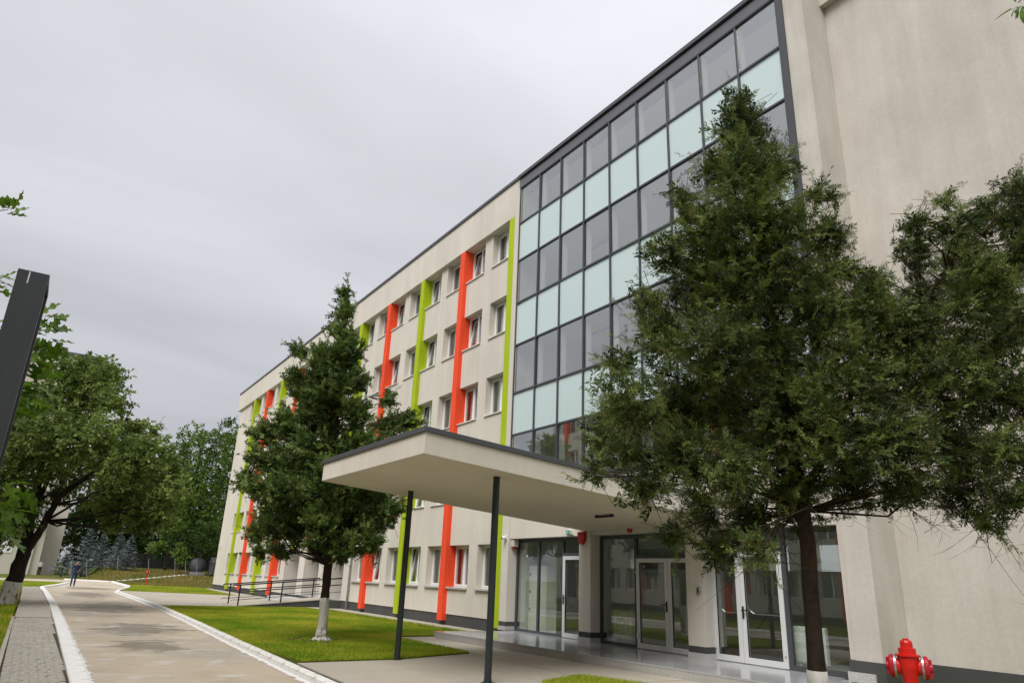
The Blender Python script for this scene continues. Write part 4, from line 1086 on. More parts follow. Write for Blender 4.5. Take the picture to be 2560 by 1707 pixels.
def twigs(blobs, axis_xy, per, rng, length, up=0.5, out_mix=0.6, lo=0.45, flat=1.0):
    """twig starts and directions spread through the blobs"""
    P = []; D = []
    for (x, y, z, r) in blobs:
        n = max(4, int(per * r * r))
        d = unit(rng.normal(0, 1, (n, 3))); rad = r * (lo + (1 - lo) * rng.uniform(0, 1, n) ** 0.6)
        p = np.array([x, y, z]) + d * rad[:, None] * np.array([1, 1, flat])
        o1 = p - np.array([axis_xy[0], axis_xy[1], 0]); o1[:, 2] = 0
        dd = out_mix * unit(o1) + (1 - out_mix) * d + np.array([0, 0, up]) + rng.normal(0, 0.32, (n, 3))
        dd = unit(dd)
        P.append(p - dd * length * 0.75); D.append(dd)
    return np.concatenate(P), np.concatenate(D)
def along(P, D, length, m, rng, bend=0.25, spread=0.75, droop=0.0):
    n = len(P)
    l = length * rng.uniform(0.6, 1.25, n)
    t = (np.arange(m)[None, :] + rng.uniform(0, 1, (n, m))) / m
    side = unit(rng.normal(0, 1, (n, m, 3)))
    pos = P[:, None, :] + D[:, None, :] * (l[:, None] * t)[:, :, None] + np.array([0, 0, -droop]) * (t ** 2 * l[:, None])[:, :, None]
    ax = D[:, None, :] + spread * side + np.array([0, 0, -droop])
    return pos.reshape(-1, 3), ax.reshape(-1, 3), t.reshape(-1)
def branch_mesh(skel, blobs, rng, r0=0.03, sides=5, thin=0.006, sub=2, zmin=0.0):
    """limbs from the nearest lower point of the trunk and stems to every blob, then finer forks"""
    q = MB(); pts = []
    for line in skel:
        for a, b in zip(line[:-1], line[1:]):
            for i in range(8): pts.append(Vector(a).lerp(Vector(b), i / 8))
    pts = [p for p in pts if p.z > zmin]
    for (x, y, z, r) in blobs:
        c = Vector((x, y, z))
        def cost(p):
            dh = math.hypot(p.x - x, p.y - y); return (p - c).length + max(0, p.z - (z - 0.25 * dh)) * 2.5
        s = min(pts, key=cost)
        ln_ = (c - s).length
        m1 = s.lerp(c, .35) + Vector((rng.normal(0, .08), rng.normal(0, .08), rng.normal(0.0, .05))) * ln_
        m2 = s.lerp(c, .7) + Vector((rng.normal(0, .07), rng.normal(0, .07), rng.normal(0.05, .05))) * ln_
        q.tube([s, s.lerp(m1, .5), m1, m1.lerp(m2, .5), m2, c], [r0, r0 * .85, r0 * .7, r0 * .55, r0 * .42, thin], sides)
        for k in range(sub):
            e = c + Vector(rng.normal(0, 1, 3)).normalized() * r * 0.9
            q.tube([m2, m2.lerp(e, .5) + Vector(rng.normal(0, .05, 3)) * r, e], [r0 * .3, r0 * .22, thin * .5], 4)
    return q
def wobble(pts, rad, amp, n=5, seed=0):
    """denser trunk line with small irregularities"""
    r = random.Random(seed); P = []; R_ = []
    for (a, b), (ra, rb_) in zip(zip(pts[:-1], pts[1:]), zip(rad[:-1], rad[1:])):
        for i in range(n):
            t = i / n
            P.append(tuple(a[k] + (b[k] - a[k]) * t + (r.uniform(-amp, amp) if k < 2 else 0) for k in range(3))); R_.append((ra + (rb_ - ra) * t) * r.uniform(0.93, 1.07))
    P.append(tuple(pts[-1])); R_.append(rad[-1])
    return P, R_

# ------------------------------------------------------------------ juniper at the right
JUN= [(-3.93,5.30,6.53,0.17),(-4.01,5.41,6.25,0.32),(-3.75,5.14,5.56,0.42),(-4.08,5.03,5.66,0.21),(-3.97,5.89,5.96,0.28),(-4.58,5.07,5.61,0.17),(-3.82,4.52,4.75,0.31),(-3.69,4.94,4.92,0.47),(-3.36,5.05,4.73,0.31),(-3.43,5.89,5.40,0.16),(-3.11,5.32,4.60,0.22),(-4.32,4.52,4.71,0.20),(-4.37,5.01,4.52,0.42),(-3.72,4.91,4.27,0.49),(-3.85,5.90,4.59,0.43),(-3.49,6.18,4.67,0.20),(-3.87,3.83,3.85,0.15),(-4.49,4.59,3.90,0.33),(-3.82,4.54,3.59,0.43),(-3.75,5.21,3.72,0.49),(-3.32,5.45,3.89,0.37),(-3.54,6.47,4.33,0.28),(-4.54,4.08,3.49,0.16),(-4.06,3.73,3.00,0.27),(-4.40,4.69,3.19,0.43),(-4.44,5.52,3.30,0.50),(-3.51,5.15,3.11,0.46),(-3.13,5.41,3.39,0.35),(-3.09,6.14,3.87,0.31),(-3.33,7.35,5.14,0.23),(-3.35,7.62,4.75,0.37),(-2.84,7.38,4.96,0.30),(-3.02,7.52,5.70,0.12),(-2.78,7.80,5.54,0.22),(-2.33,7.46,5.47,0.21),(-2.42,6.23,3.92,0.24),(-2.56,7.78,4.88,0.20),(-2.59,7.50,4.17,0.23),(-3.04,6.09,3.36,0.37),(-2.64,6.18,3.40,0.35),(-2.62,6.91,3.35,0.29),(-2.27,7.73,4.98,0.36),(-2.18,7.16,3.97,0.39),(-2.26,7.02,3.23,0.41),(-2.51,7.27,2.67,0.32),(-5.30,4.51,3.04,0.19),(-4.73,4.34,2.74,0.26),(-4.01,4.29,2.61,0.30),(-3.77,4.64,2.53,0.31),(-3.77,5.32,2.64,0.37),(-3.18,5.27,2.83,0.37),(-2.92,5.66,2.79,0.34),(-2.98,6.76,2.98,0.38),(-2.36,6.09,2.70,0.22),(-4.73,3.95,2.53,0.10),(-4.31,4.13,2.38,0.17),(-4.56,5.06,2.29,0.24),(-4.37,5.50,2.25,0.28),(-4.03,5.82,2.36,0.30),(-3.75,6.24,2.60,0.30),(-3.12,6.01,2.49,0.24),(-3.16,7.07,2.56,0.30),(-2.61,6.66,2.44,0.18),(-2.93,7.06,2.26,0.14),(-3.09,5.98,4.10,0.27),(-2.95,6.57,3.93,0.34),(-2.38,6.34,4.24,0.26),(-2.62,6.64,4.90,0.19),(-2.93,8.23,4.82,0.28),(-2.79,6.36,4.92,0.16),(-3.44,6.58,4.63,0.20),(-2.47,7.86,5.28,0.25),(-2.89,7.66,4.04,0.32),(-4.34,4.51,2.02,0.13),(-4.31,5.02,1.95,0.17),(-3.39,4.42,1.91,0.15)]
THU= [(-18.16,5.98,9.23,0.23),(-18.10,5.98,8.65,0.36),(-17.95,5.97,7.95,0.47),(-17.70,6.07,7.32,0.57),(-18.06,5.50,7.06,0.52),(-18.91,5.10,7.47,0.27),(-17.82,5.82,6.50,0.76),(-18.57,6.76,6.84,0.46),(-18.97,5.42,6.55,0.56),(-18.92,5.10,6.71,0.24),(-18.79,5.90,5.91,0.89),(-17.42,6.45,5.65,0.53),(-19.70,5.44,5.53,0.68),(-17.97,7.55,6.27,0.25),(-17.79,7.60,5.56,0.44),(-17.02,7.84,5.58,0.28),(-19.96,4.78,5.25,0.47),(-19.54,5.21,4.47,0.66),(-19.66,4.59,4.52,0.33),(-20.55,4.69,3.96,0.43),(-18.65,5.98,4.90,0.98),(-17.43,6.67,4.72,0.74),(-17.52,7.39,4.72,0.54),(-17.84,4.89,3.34,0.70),(-18.20,4.37,3.52,0.25),(-18.92,6.21,3.86,1.04),(-18.51,7.21,3.82,0.88),(-18.60,8.06,4.03,0.57),(-17.98,8.24,4.32,0.34),(-19.00,5.11,2.73,0.52),(-17.72,4.41,2.44,0.27),(-18.38,5.75,2.75,0.77),(-19.24,7.01,2.98,0.89),(-18.34,7.57,3.09,0.71),(-17.13,7.65,3.24,0.36),(-18.56,5.27,2.13,0.30),(-16.95,6.36,2.17,0.39),(-16.52,6.78,2.37,0.44),(-17.58,4.53,2.03,0.17),(-19.37,6.59,2.16,0.33),(-18.57,6.35,3.16,0.64),(-17.06,5.75,2.51,0.44),(-18.04,5.85,3.50,0.67),(-16.88,5.80,3.94,0.59),(-17.29,5.79,2.81,0.49)]
LEF= [(-33.16,0.58,8.97,1.17),(-33.30,-0.22,9.02,0.74),(-31.57,1.19,8.57,0.88),(-30.35,1.56,7.58,0.70),(-32.88,0.43,7.86,1.14),(-35.08,-0.72,8.25,0.85),(-32.91,-1.21,6.62,1.09),(-31.50,-1.72,7.23,0.75),(-30.47,-0.22,6.08,1.18),(-29.78,1.03,6.01,1.03),(-33.14,2.29,6.67,0.92),(-30.93,2.63,6.72,0.48),(-31.90,3.31,6.89,0.33),(-29.51,2.08,5.23,1.18),(-29.30,3.09,5.47,0.98),(-30.82,3.90,5.28,0.80),(-33.67,1.02,5.24,1.23),(-31.99,-0.48,5.05,1.06),(-31.21,-1.30,4.86,0.87),(-32.09,3.22,4.37,1.29),(-28.93,3.87,3.90,0.74),(-32.20,2.13,4.12,0.95),(-28.25,3.94,4.43,0.44),(-31.22,3.32,3.31,0.65),(-32.38,2.61,3.24,0.56),(-30.85,4.11,3.36,0.55),(-32.31,-0.83,3.26,1.04),(-33.82,-0.46,3.84,0.71),(-31.37,-1.00,2.51,0.71),(-33.22,-2.57,5.84,1.52),(-33.47,-2.19,3.66,1.35),(-33.89,0.53,4.25,0.57)]
FAR95= [(-100.30,14.82,18.06,2.13),(-105.78,17.05,16.89,3.38),(-106.77,14.32,15.55,2.78),(-105.45,18.90,18.23,2.56),(-99.45,19.28,19.40,1.91),(-97.41,20.03,16.77,2.66),(-99.38,17.53,12.98,3.69),(-106.32,15.44,11.78,3.30),(-103.71,21.50,13.27,3.92),(-103.46,17.96,9.13,3.78),(-103.51,14.71,7.83,2.64),(-97.87,20.54,8.01,3.64),(-101.64,22.75,15.99,3.91),(-100.89,24.48,10.61,4.40)]
FAR105= [(-113.84,11.41,11.42,3.44),(-116.30,9.43,9.72,3.16),(-122.97,8.21,8.27,2.99),(-123.40,7.78,5.37,2.67),(-115.93,11.45,7.06,3.44),(-113.33,14.95,6.10,2.85),(-117.89,10.14,4.26,2.87),(-121.70,5.86,9.17,2.35),(-118.16,4.79,6.12,2.53),(-123.97,6.74,3.04,2.36),(-116.52,13.79,3.34,2.60),(-118.00,15.03,9.15,2.99),(-117.13,8.37,5.24,2.55),(-118.00,17.84,5.86,2.70),(-120.35,11.06,6.06,2.96)]
FAR88= [(-94.50,13.68,5.90,1.68),(-98.80,15.95,4.74,2.02),(-98.16,13.29,3.62,1.23),(-96.97,17.20,3.82,1.74),(-89.55,16.95,5.05,1.86),(-91.16,14.60,2.71,1.16)]

def conifer(name, label, blobs, trunk, rad, spec):
    rng = np.random.RandomState(spec['seed'])
    full = blobs
    blobs = [(b[0], b[1], b[2], b[3] * spec['shrink']) for b in blobs]
    t = thing(name, label, 'tree', (trunk[0][0], trunk[0][1], 0))
    P_, R_ = wobble(trunk, rad, spec['wob'], 6, spec['seed'])
    MB().tube(P_, R_, 14).build('trunk', 'bark', t, smooth=True)
    zw = spec['white']
    wp = [p for p in P_ if p[2] < zw]; wr = [r for p, r in zip(P_, R_) if p[2] < zw]
    nx_ = P_[len(wp)]; u_t = (zw - wp[-1][2]) / (nx_[2] - wp[-1][2]); wp.append(tuple(wp[-1][k] + (nx_[k] - wp[-1][k]) * u_t for k in range(3))); wr.append(wr[-1])
    MB().tube(wp, [r + 0.004 for r in wr], 14).build('whitewash', 'whitewash', t, smooth=True)
    for st in spec.get('stems', []):
        q_, r_ = wobble(st[0], st[1], spec['wob'], 4, 5); MB().tube(q_, r_, 9).build('stem', 'bark', t, smooth=True)
    branch_mesh([trunk] + [s[0] for s in spec.get('stems', [])], blobs, rng, spec['br'], 5, thin=spec['br'] * 0.2, sub=4, zmin=spec.get('zmin', 1.7)).build('branches', 'bark', t, smooth=True, kind='stuff')
    ax = (trunk[2][0], trunk[2][1])
    P, D = twigs(blobs, ax, spec['per'], rng, spec['len'], up=spec['up'], out_mix=0.55, lo=spec.get('lo', 0.4))
    pos, axs, tt = along(P, D, spec['len'], spec['m'], rng, spread=spec['spread'], droop=spec['droop'])
    n = len(pos); ks = 3
    idx = rng.randint(0, ks, n)
    tw_r = np.repeat(rng.uniform(0, 1, len(P)), spec['m'])
    for k in range(ks):
        sel = idx == k
        tv, tf = spray_template(spec['leaflets'], seed=k, wd=spec.get('wd', 0.1), ln=spec.get('ln', 0.34))
        rn = 0.62 * tw_r[sel] + 0.38 * rng.uniform(0, 1, sel.sum()) + 0.22 * (tt[sel] - 0.5)
        me_ = scatter('foliage', tv, tf, pos[sel], axs[sel], spec['size'] * rng.uniform(0.6, 1.3, sel.sum()), spec['mat'], roll=1.2, rng=rng, rnd=rn)
        obj('foliage', me_, t, kind='stuff')
    # loose shoots that break the outline
    Po, Do = twigs([(b[0], b[1], b[2], b[3] * 1.08) for b in blobs], ax, spec['per'] * 0.09, rng, spec['len'] * 1.3, up=spec['up'] + .1, out_mix=0.5, lo=0.9)
    pos, axs, tt = along(Po, Do, spec['len'] * 1.7, spec['m'] + 3, rng, spread=0.6, droop=0.05)
    tv, tf = spray_template(spec['leaflets'], seed=4, wd=spec.get('wd', 0.1), ln=spec.get('ln', 0.34))
    obj('outer_shoots', scatter('outer_shoots', tv, tf, pos, axs, spec['size'] * .85 * rng.uniform(.6, 1.3, len(pos)), spec['mat'], roll=1.2, rng=rng, rnd=0.35 + rng.uniform(0, .6, len(pos))), t, kind='stuff')
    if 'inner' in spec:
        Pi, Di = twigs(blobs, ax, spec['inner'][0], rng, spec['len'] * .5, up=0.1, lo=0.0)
        Pi = Pi  # filler sprays that block light; the crown's inner shade is put into their darker colour
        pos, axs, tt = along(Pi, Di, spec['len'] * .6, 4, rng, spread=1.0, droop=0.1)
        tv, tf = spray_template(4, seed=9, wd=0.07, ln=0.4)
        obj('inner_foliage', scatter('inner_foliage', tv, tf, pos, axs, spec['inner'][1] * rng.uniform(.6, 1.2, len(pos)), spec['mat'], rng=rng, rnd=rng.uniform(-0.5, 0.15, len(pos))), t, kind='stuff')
    # fine twigs
    q = MB()
    for i in rng.choice(len(P), min(len(P), spec['nt']), replace=False):
        a = Vector(P[i]); d = Vector(D[i]); l = spec['len'] * 1.1
        q.tube([a - d * l * 0.5, a + d * l * 0.25, a + d * l * 0.9 + Vector((0, 0, -spec['droop'] * l * .7))], [spec['br'] * .22, spec['br'] * .16, spec['br'] * .06], 3, cap=False)
    for i in range(spec.get('bare', 0)):
        b = spec['low'][i % len(spec['low'])]
        a = Vector((b[0] + rng.normal(0, .12), b[1] + rng.normal(0, .12), b[2] - b[3] * rng.uniform(0.1, 0.8)))
        o_ = Vector((a.x - ax[0], a.y - ax[1], 0)); o_ = o_.normalized() * rng.uniform(0.1, 0.5) + Vector((rng.normal(0, .15), rng.normal(0, .15), -rng.uniform(0.05, 0.32)))
        pts_ = [a - o_ * 0.6 + Vector((0, 0, .1)), a]; dcur = o_ * rng.uniform(.3, .5); cv = Vector((rng.normal(0, .05), rng.normal(0, .05), rng.normal(0, .05)))
        for s_ in range(5):
            dcur = dcur + cv + Vector((rng.normal(0, .03), rng.normal(0, .03), rng.normal(-.008, .03))); pts_.append(pts_[-1] + dcur * 0.26)
            if rng.uniform() < .35:
                e_ = pts_[-1]; sd2 = Vector((rng.normal(0, .1), rng.normal(0, .1), rng.normal(-.03, .07)))
                q.tube([e_, e_ + sd2 * .5 + Vector((0, 0, -.01)), e_ + sd2], [.0016, .0013, .0006], 3, cap=False)
        q.tube(pts_, [.0035, .003, .0026, .0022, .0018, .0013, .0008], 3, cap=False)
    q.build('twigs', 'bark_dark', t, kind='stuff')
    return t
JT = [(-3.78, 5.50, -0.1), (-3.775, 5.50, 0.10), (-3.77, 5.505, 0.9), (-3.75, 5.525, 2.0), (-3.77, 5.50, 2.7), (-3.80, 5.44, 4.0), (-3.885, 5.31, 5.5), (-3.91, 5.28, 6.6)]
JR = [0.10, 0.083, 0.072, 0.066, 0.056, 0.04, 0.02, 0.006]
low = [b for b in JUN if b[2] < 2.9 and b[0] > -3.9]
conifer('juniper_tree', 'large dark green juniper with whitewashed foot in front of the glass entrance', JUN, JT, JR,
        dict(seed=4, wob=0.006, white=1.0, br=0.012, per=900, len=0.27, up=0.28, m=9, spread=0.75, droop=0.14, leaflets=4, size=0.10, inner=(360, 0.14), shrink=0.94, mat='juniper', nt=3200, bare=110, zmin=2.2, low=low, wd=0.042, ln=0.38, lo=0.3,
             stems=[([(-3.76, 5.51, 2.35), (-3.62, 5.8, 2.85), (-3.455, 6.07, 3.44), (-2.98, 6.8, 4.45), (-2.59, 7.3, 5.1)], [0.034, 0.03, 0.024, 0.014, 0.004])]))
TT = [(-18.0, 6.42, -0.15), (-18.0, 6.42, 0.05), (-18.0, 6.42, 0.3), (-18.02, 6.40, 1.2), (-18.05, 6.38, 2.1), (-18.1, 6.3, 4.0), (-18.2, 6.1, 7.0), (-18.25, 6.0, 9.3)]
TR = [0.19, 0.155, 0.12, 0.105, 0.11, 0.08, 0.045, 0.008]
conifer('thuja_tree', 'tall conical thuja with whitewashed trunk on the lawn left of the canopy', THU, TT, TR,
        dict(seed=7, wob=0.012, white=0.99, br=0.028, per=340, len=0.40, up=0.55, m=8, spread=0.7, droop=0.0, leaflets=4, size=0.19, inner=(120, 0.24), shrink=0.79, mat='thuja', nt=1500, bare=0, low=[], wd=0.10, ln=0.42, lo=0.3,
             stems=[([(-18.03, 6.4, 1.75), (-18.15, 6.1, 2.0), (-18.3, 5.75, 2.35), (-18.5, 5.35, 2.8)], [0.055, 0.05, 0.045, 0.03]), ([(-18.03, 6.4, 1.8), (-18.0, 6.75, 2.1), (-17.9, 7.1, 2.6)], [0.05, 0.045, 0.03])]))
root = MB()
for k in range(7):
    a = k * 0.9 + 0.3
    root.tube([(-18.0, 6.42, 0.12), (-18.0 + .17 * math.cos(a), 6.42 + .17 * math.sin(a), 0.05), (-18.0 + .34 * math.cos(a), 6.42 + .34 * math.sin(a), -0.03)], [0.055, 0.04, 0.014], 7)
root.build('root_flare', 'whitewash', bpy.data.objects['thuja_tree'], smooth=True)
sp_ = MB()
for k in range(26):
    a = random.uniform(0, 6.28); r = random.uniform(0.25, 0.62)
    c = (-18.1 + r * math.cos(a) * 1.3, 6.3 + r * math.sin(a), 0.0)
    s = random.uniform(0.03, 0.07)
    sp_.hexa([(c[0] - s, c[1] - s, -.02), (c[0] + s, c[1] - s * .8, -.02), (c[0] + s * .9, c[1] + s, -.02), (c[0] - s, c[1] + s * .8, -.02), (c[0] - s * .4, c[1] - s * .5, s * .8), (c[0] + s * .5, c[1] - s * .4, s * .6), (c[0] + s * .4, c[1] + s * .5, s * .7), (c[0] - s * .5, c[1] + s * .4, s * .8)])
sp_.build('earth_clods', 'soil', kind='stuff')

# ------------------------------------------------------------------ broadleaf trees
def broadleaf(name, label, blobs, trunk, rad, m, per, size, mleaf, seed, bark='bark_dark', white=None, limbs=(), length=0.5, br=0.06, up=0.15, lo=0.45, group=None, twig_n=400, zmin=0.0):
    rng = np.random.RandomState(seed)
    t = thing(name, label, 'tree', tuple(trunk[0][:2]) + (0,), group)
    P_, R_ = wobble(trunk, rad, rad[0] * 0.06, 5, seed)
    MB().tube(P_, R_, 12).build('trunk', bark, t, smooth=True)
    if white:
        wp = [p for p in P_ if p[2] < white]; wr = [r + 0.006 for p, r in zip(P_, R_) if p[2] < white]
        MB().tube(wp, wr, 12).build('whitewash', 'whitewash', t, smooth=True)
    for pts, rr in limbs:
        p2, r2_ = wobble(pts, rr, rr[0] * 0.1, 4, seed); MB().tube(p2, r2_, 9).build('limb', bark, t, smooth=True)
    branch_mesh([trunk] + [l[0] for l in limbs], blobs, rng, br, 5, thin=br * 0.12, sub=3, zmin=zmin).build('branches', bark, t, smooth=True, kind='stuff')
    ax = (trunk[-1][0], trunk[-1][1])
    P, D = twigs(blobs, ax, per, rng, length, up=up, out_mix=0.35, lo=lo)
    pos, axs, tt = along(P, D, length, mleaf, rng, spread=1.1, droop=0.12)
    rn = np.repeat(rng.uniform(0, 1, len(P)), mleaf) * 0.6 + rng.uniform(0, 0.4, len(pos))
    me_ = scatter('foliage', LEAF_V, LEAF_F, pos, axs, size * rng.uniform(0.6, 1.3, len(pos)), m, roll=1.4, rng=rng, rnd=rn)
    obj('foliage', me_, t, kind='stuff')
    q = MB()
    for i in rng.choice(len(P), min(len(P), twig_n), replace=False):
        a = Vector(P[i]); d = Vector(D[i])
        q.tube([a - d * length * .6, a + d * length * .9], [br * .13, br * .05], 3, cap=False)
    q.build('twigs', bark, t, kind='stuff')
    return t
broadleaf('fruit_tree', 'leaning forked broadleaf tree with whitewashed foot beside the footpath', LEF,
          [(-32.68, -0.36, -0.1), (-32.64, -0.31, 0.15), (-32.57, -0.21, 1.03), (-32.54, -0.16, 2.0), (-32.56, -0.2, 3.0), (-32.58, -0.23, 4.2), (-32.67, -0.36, 5.76), (-32.6, -0.2, 7.6)],
          [0.38, 0.31, 0.26, 0.22, 0.16, 0.13, 0.09, 0.03], 'apricot_leaf', 130, 0.16, 18, 21, white=1.0, length=0.62, br=0.05,
          limbs=[([(-32.55, -0.18, 1.75), (-32.35, 0.14, 2.5), (-32.24, 0.32, 3.2), (-32.1, 0.5, 3.9), (-31.6, 1.6, 5.2), (-31.2, 2.6, 5.6)], [0.17, 0.14, 0.12, 0.10, 0.07, 0.03]),
                 ([(-32.56, -0.2, 2.9), (-32.5, 0.0, 4.4), (-32.4, 0.3, 6.5), (-32.2, 0.6, 8.6)], [0.09, 0.08, 0.06, 0.02]),
                 ([(-32.57, -0.2, 3.1), (-32.6, -0.9, 4.6), (-32.3, -1.4, 6.2)], [0.08, 0.06, 0.02])], twig_n=900, zmin=3.0, lo=0.3)
def far_tree(name, label, blobs, base, h0, r, m, per, size, seed, ml=12):
    z = hgt(base[0], base[1]) - 0.1
    top = max(b[2] for b in blobs)
    broadleaf(name, label, blobs, [(base[0], base[1], z), (base[0], base[1], z + 0.6), (base[0] + .1, base[1], h0), (base[0], base[1] + .3, top * 0.92)], [r * 1.3, r, r * .8, r * .15], m, per, size, ml, seed, length=1.0, br=0.10, up=0.1, lo=0.35, group='trees beyond the yard', twig_n=150)
far_tree('maple_tree', 'tall bright green tree rising behind the far end of the school', [b for b in FAR95 if b[1] > 19.4], (-100, 21, 0), 4, 0.28, 'maple_leaf', 15, 0.36, 31)
far_tree('maple_tree', 'tall leafy tree left of the school end wall beyond the yard', [b for b in FAR95 if b[1] <= 19.4], (-103, 16.5, 0), 4, 0.28, 'maple_leaf', 15, 0.36, 32)
far_tree('ash_tree', 'dark broad tree behind the blue spruces in the middle distance', [b for b in FAR105 if b[1] > 9.0], (-119, 11.5, 0), 3, 0.25, 'dark_leaf', 15, 0.36, 33)
far_tree('ash_tree', 'dark tree beside the apartment block behind the tallest blue spruce', [b for b in FAR105 if b[1] <= 9.0], (-124, 6.8, 0), 3, 0.25, 'dark_leaf', 15, 0.36, 34)
far_tree('young_tree', 'low bushy tree above the fence left of the grey tank', [b for b in FAR88 if b[1] < 15.0], (-96.5, 14.0, 0), 2.2, 0.14, 'maple_leaf', 34, 0.28, 35)
far_tree('young_tree', 'low bushy tree hanging over the grey container', [b for b in FAR88 if b[1] >= 15.0], (-95, 17.4, 0), 2.2, 0.14, 'dark_leaf', 34, 0.28, 36)  # dark leaf colour puts the deep shade near the school into the foliage
back = [(-118 + RNG.uniform(-4, 4), y + RNG.uniform(-1, 1), z + RNG.uniform(-1, 1), RNG.uniform(2.6, 3.8)) for y in (14, 18, 22, 26, 30, 34) for z in (2.5, 6, 10, 13.5)]
far_tree('ash_tree', 'deep shaded tree filling the gap behind the fence at the school end', back[:12], (-118, 18, 0), 3, 0.3, 'dark_leaf', 11, 0.42, 37)  # its deep shade lies in the dark leaf colour
far_tree('ash_tree', 'dark tall tree hidden mostly by the far end of the school', back[12:], (-118, 30, 0), 3, 0.3, 'dark_leaf', 11, 0.42, 38)
wood = [(-150 + RNG.uniform(-6, 6), y, z + RNG.uniform(-1, 1), RNG.uniform(3.5, 5)) for y in range(4, 40, 5) for z in (2.5, 7, 11)]
rng_ = np.random.RandomState(40)
P, D = twigs(wood, (-150, 20), 6, rng_, 1.2, up=0.1, out_mix=0.2)
pos, axs, tt = along(P, D, 1.2, 12, rng_, spread=1.1)
obj('distant_wood', scatter('distant_wood', LEAF_V, LEAF_F, pos, axs, 0.6 * rng_.uniform(.6, 1.3, len(pos)), 'dark_leaf', rng=rng_), label='dark belt of distant trees closing the view behind the fence', category='wood', kind='stuff')

# blue spruces
def spruce(x, y, h, r, seed, label):
    rng = np.random.RandomState(seed); z0 = hgt(x, y) - 0.05
    t = thing('blue_spruce', label, 'spruce', (x, y, z0), 'blue spruces')
    MB().tube([(x, y, z0), (x, y, z0 + h * .97)], [0.09, 0.01], 8).build('trunk', 'spruce_bark', t)
    P = []; A = []; q = MB()
    lv = int(h / 0.22)
    for i in range(lv):
        zz = 0.25 + (h - 0.3) * i / lv; rr = r * (1 - (zz / h)) ** 0.85 + 0.06
        nb = int(6 + 9 * rr / r)
        for k in range(nb):
            a = rng.uniform(0, 2 * math.pi); l = rr * rng.uniform(0.75, 1.12)
            d = np.array([math.cos(a), math.sin(a), rng.uniform(0.0, 0.25)])
            n = max(3, int(l / 0.09))
            for j in range(n):
                u = (j + rng.uniform(0.2, 1)) / n
                p = np.array([x, y, z0 + zz]) + d * l * u + np.array([0, 0, -0.12 * l * u + 0.18 * l * u * u])
                s = rng.choice((-1, 1)); sd_ = np.array([-d[1], d[0], 0]) * s * rng.uniform(0.2, 1.0)
                P.append(p); A.append(d * rng.uniform(.5, 1) + sd_ + np.array([0, 0, rng.uniform(-.1, .45)]))
            e = np.array([x, y, z0 + zz]) + d * l
            q.tube([(x, y, z0 + zz), tuple(e)], [0.018, 0.005], 3, cap=False)
    for j in range(6):
        P.append(np.array([x, y, z0 + h * (0.9 + 0.02 * j)])); A.append(np.array([rng.normal(0, .2), rng.normal(0, .2), 1.0]))
    P = np.array(P); A = np.array(A)
    tv, tf = spray_template(4, seed=seed, wd=0.06, ln=0.40)
    obj('foliage', scatter('foliage', tv, tf, P, A, 0.20 * rng.uniform(.7, 1.3, len(P)), 'blue_spruce', roll=0.8, rng=rng), t, kind='stuff')
    q.build('branches', 'spruce_bark', t, kind='stuff')
spruce(-96.5, 5.45, 5.5, 2.15, 1, 'tallest blue spruce behind the walking man')
spruce(-98.5, 3.6, 3.4, 1.5, 2, 'blue spruce half hidden by the corner of the apartment block')
spruce(-98.8, 7.1, 4.2, 1.5, 3, 'blue spruce standing back between the tallest one and the pair')
spruce(-95.0, 8.5, 4.3, 1.35, 4, 'left spruce of the pair on the grass bank')
spruce(-93.7, 9.55, 3.9, 1.4, 5, 'right spruce of the pair on the grass bank')

# sapling with a prop stake, other saplings
def sapling(x, y, h, seed, label):
    rng = np.random.RandomState(seed); z = hgt(x, y) - 0.06
    bl = [(x + rng.normal(0, .25), y + rng.normal(0, .3), z + h * rng.uniform(0.6, 0.98), rng.uniform(.3, .5)) for _ in range(6)]
    broadleaf('sapling', label, bl, [(x, y, z), (x, y, z + .3), (x + .05, y, z + h * .6), (x, y, z + h)], [.04, .035, .025, .008], 'apricot_leaf', 60, 0.17, 9, seed, length=.4, br=.012, group='saplings along the bank', twig_n=60)
sapling(-88, 11.1, 3.6, 61, 'young sapling directly behind the far red hydrant')
sapling(-92, 14.5, 3.4, 62, 'thin sapling beside the pair of stakes right of the bank')
def stake(x, y, h, lean, label, r=0.024):
    z = hgt(x, y) - 0.15
    tag(MB().tube([(x, y, z), (x + lean * .3, y + lean, z + h)], r, 8).build('fence_stake', 'stake'), label, 'stake', 'pale stakes along the bank')
stake(-90, 4.27, 1.9, -0.35, 'leaning pale stake left of the walking man')
stake(-90, 5.7, 2.1, -0.4, 'leaning pale stake right of the walking man')
stake(-91, 8.55, 2.0, -0.3, 'leaning pale stake in front of the spruce pair')
stake(-87.6, 11.3, 1.9, -0.35, 'pale stake propping the sapling behind the hydrant')
stake(-90, 14.25, 1.9, -0.3, 'first of the pale stakes left of the grey tank')
stake(-88, 15.05, 1.8, -0.28, 'pale stake just left of the grey tank')
stake(-88.4, 16.3, 1.9, -0.3, 'pale stake in front of the grey tank')
stake(-81.5, 7.4, 0.55, -0.04, 'short white peg on the bank above the far kerb')
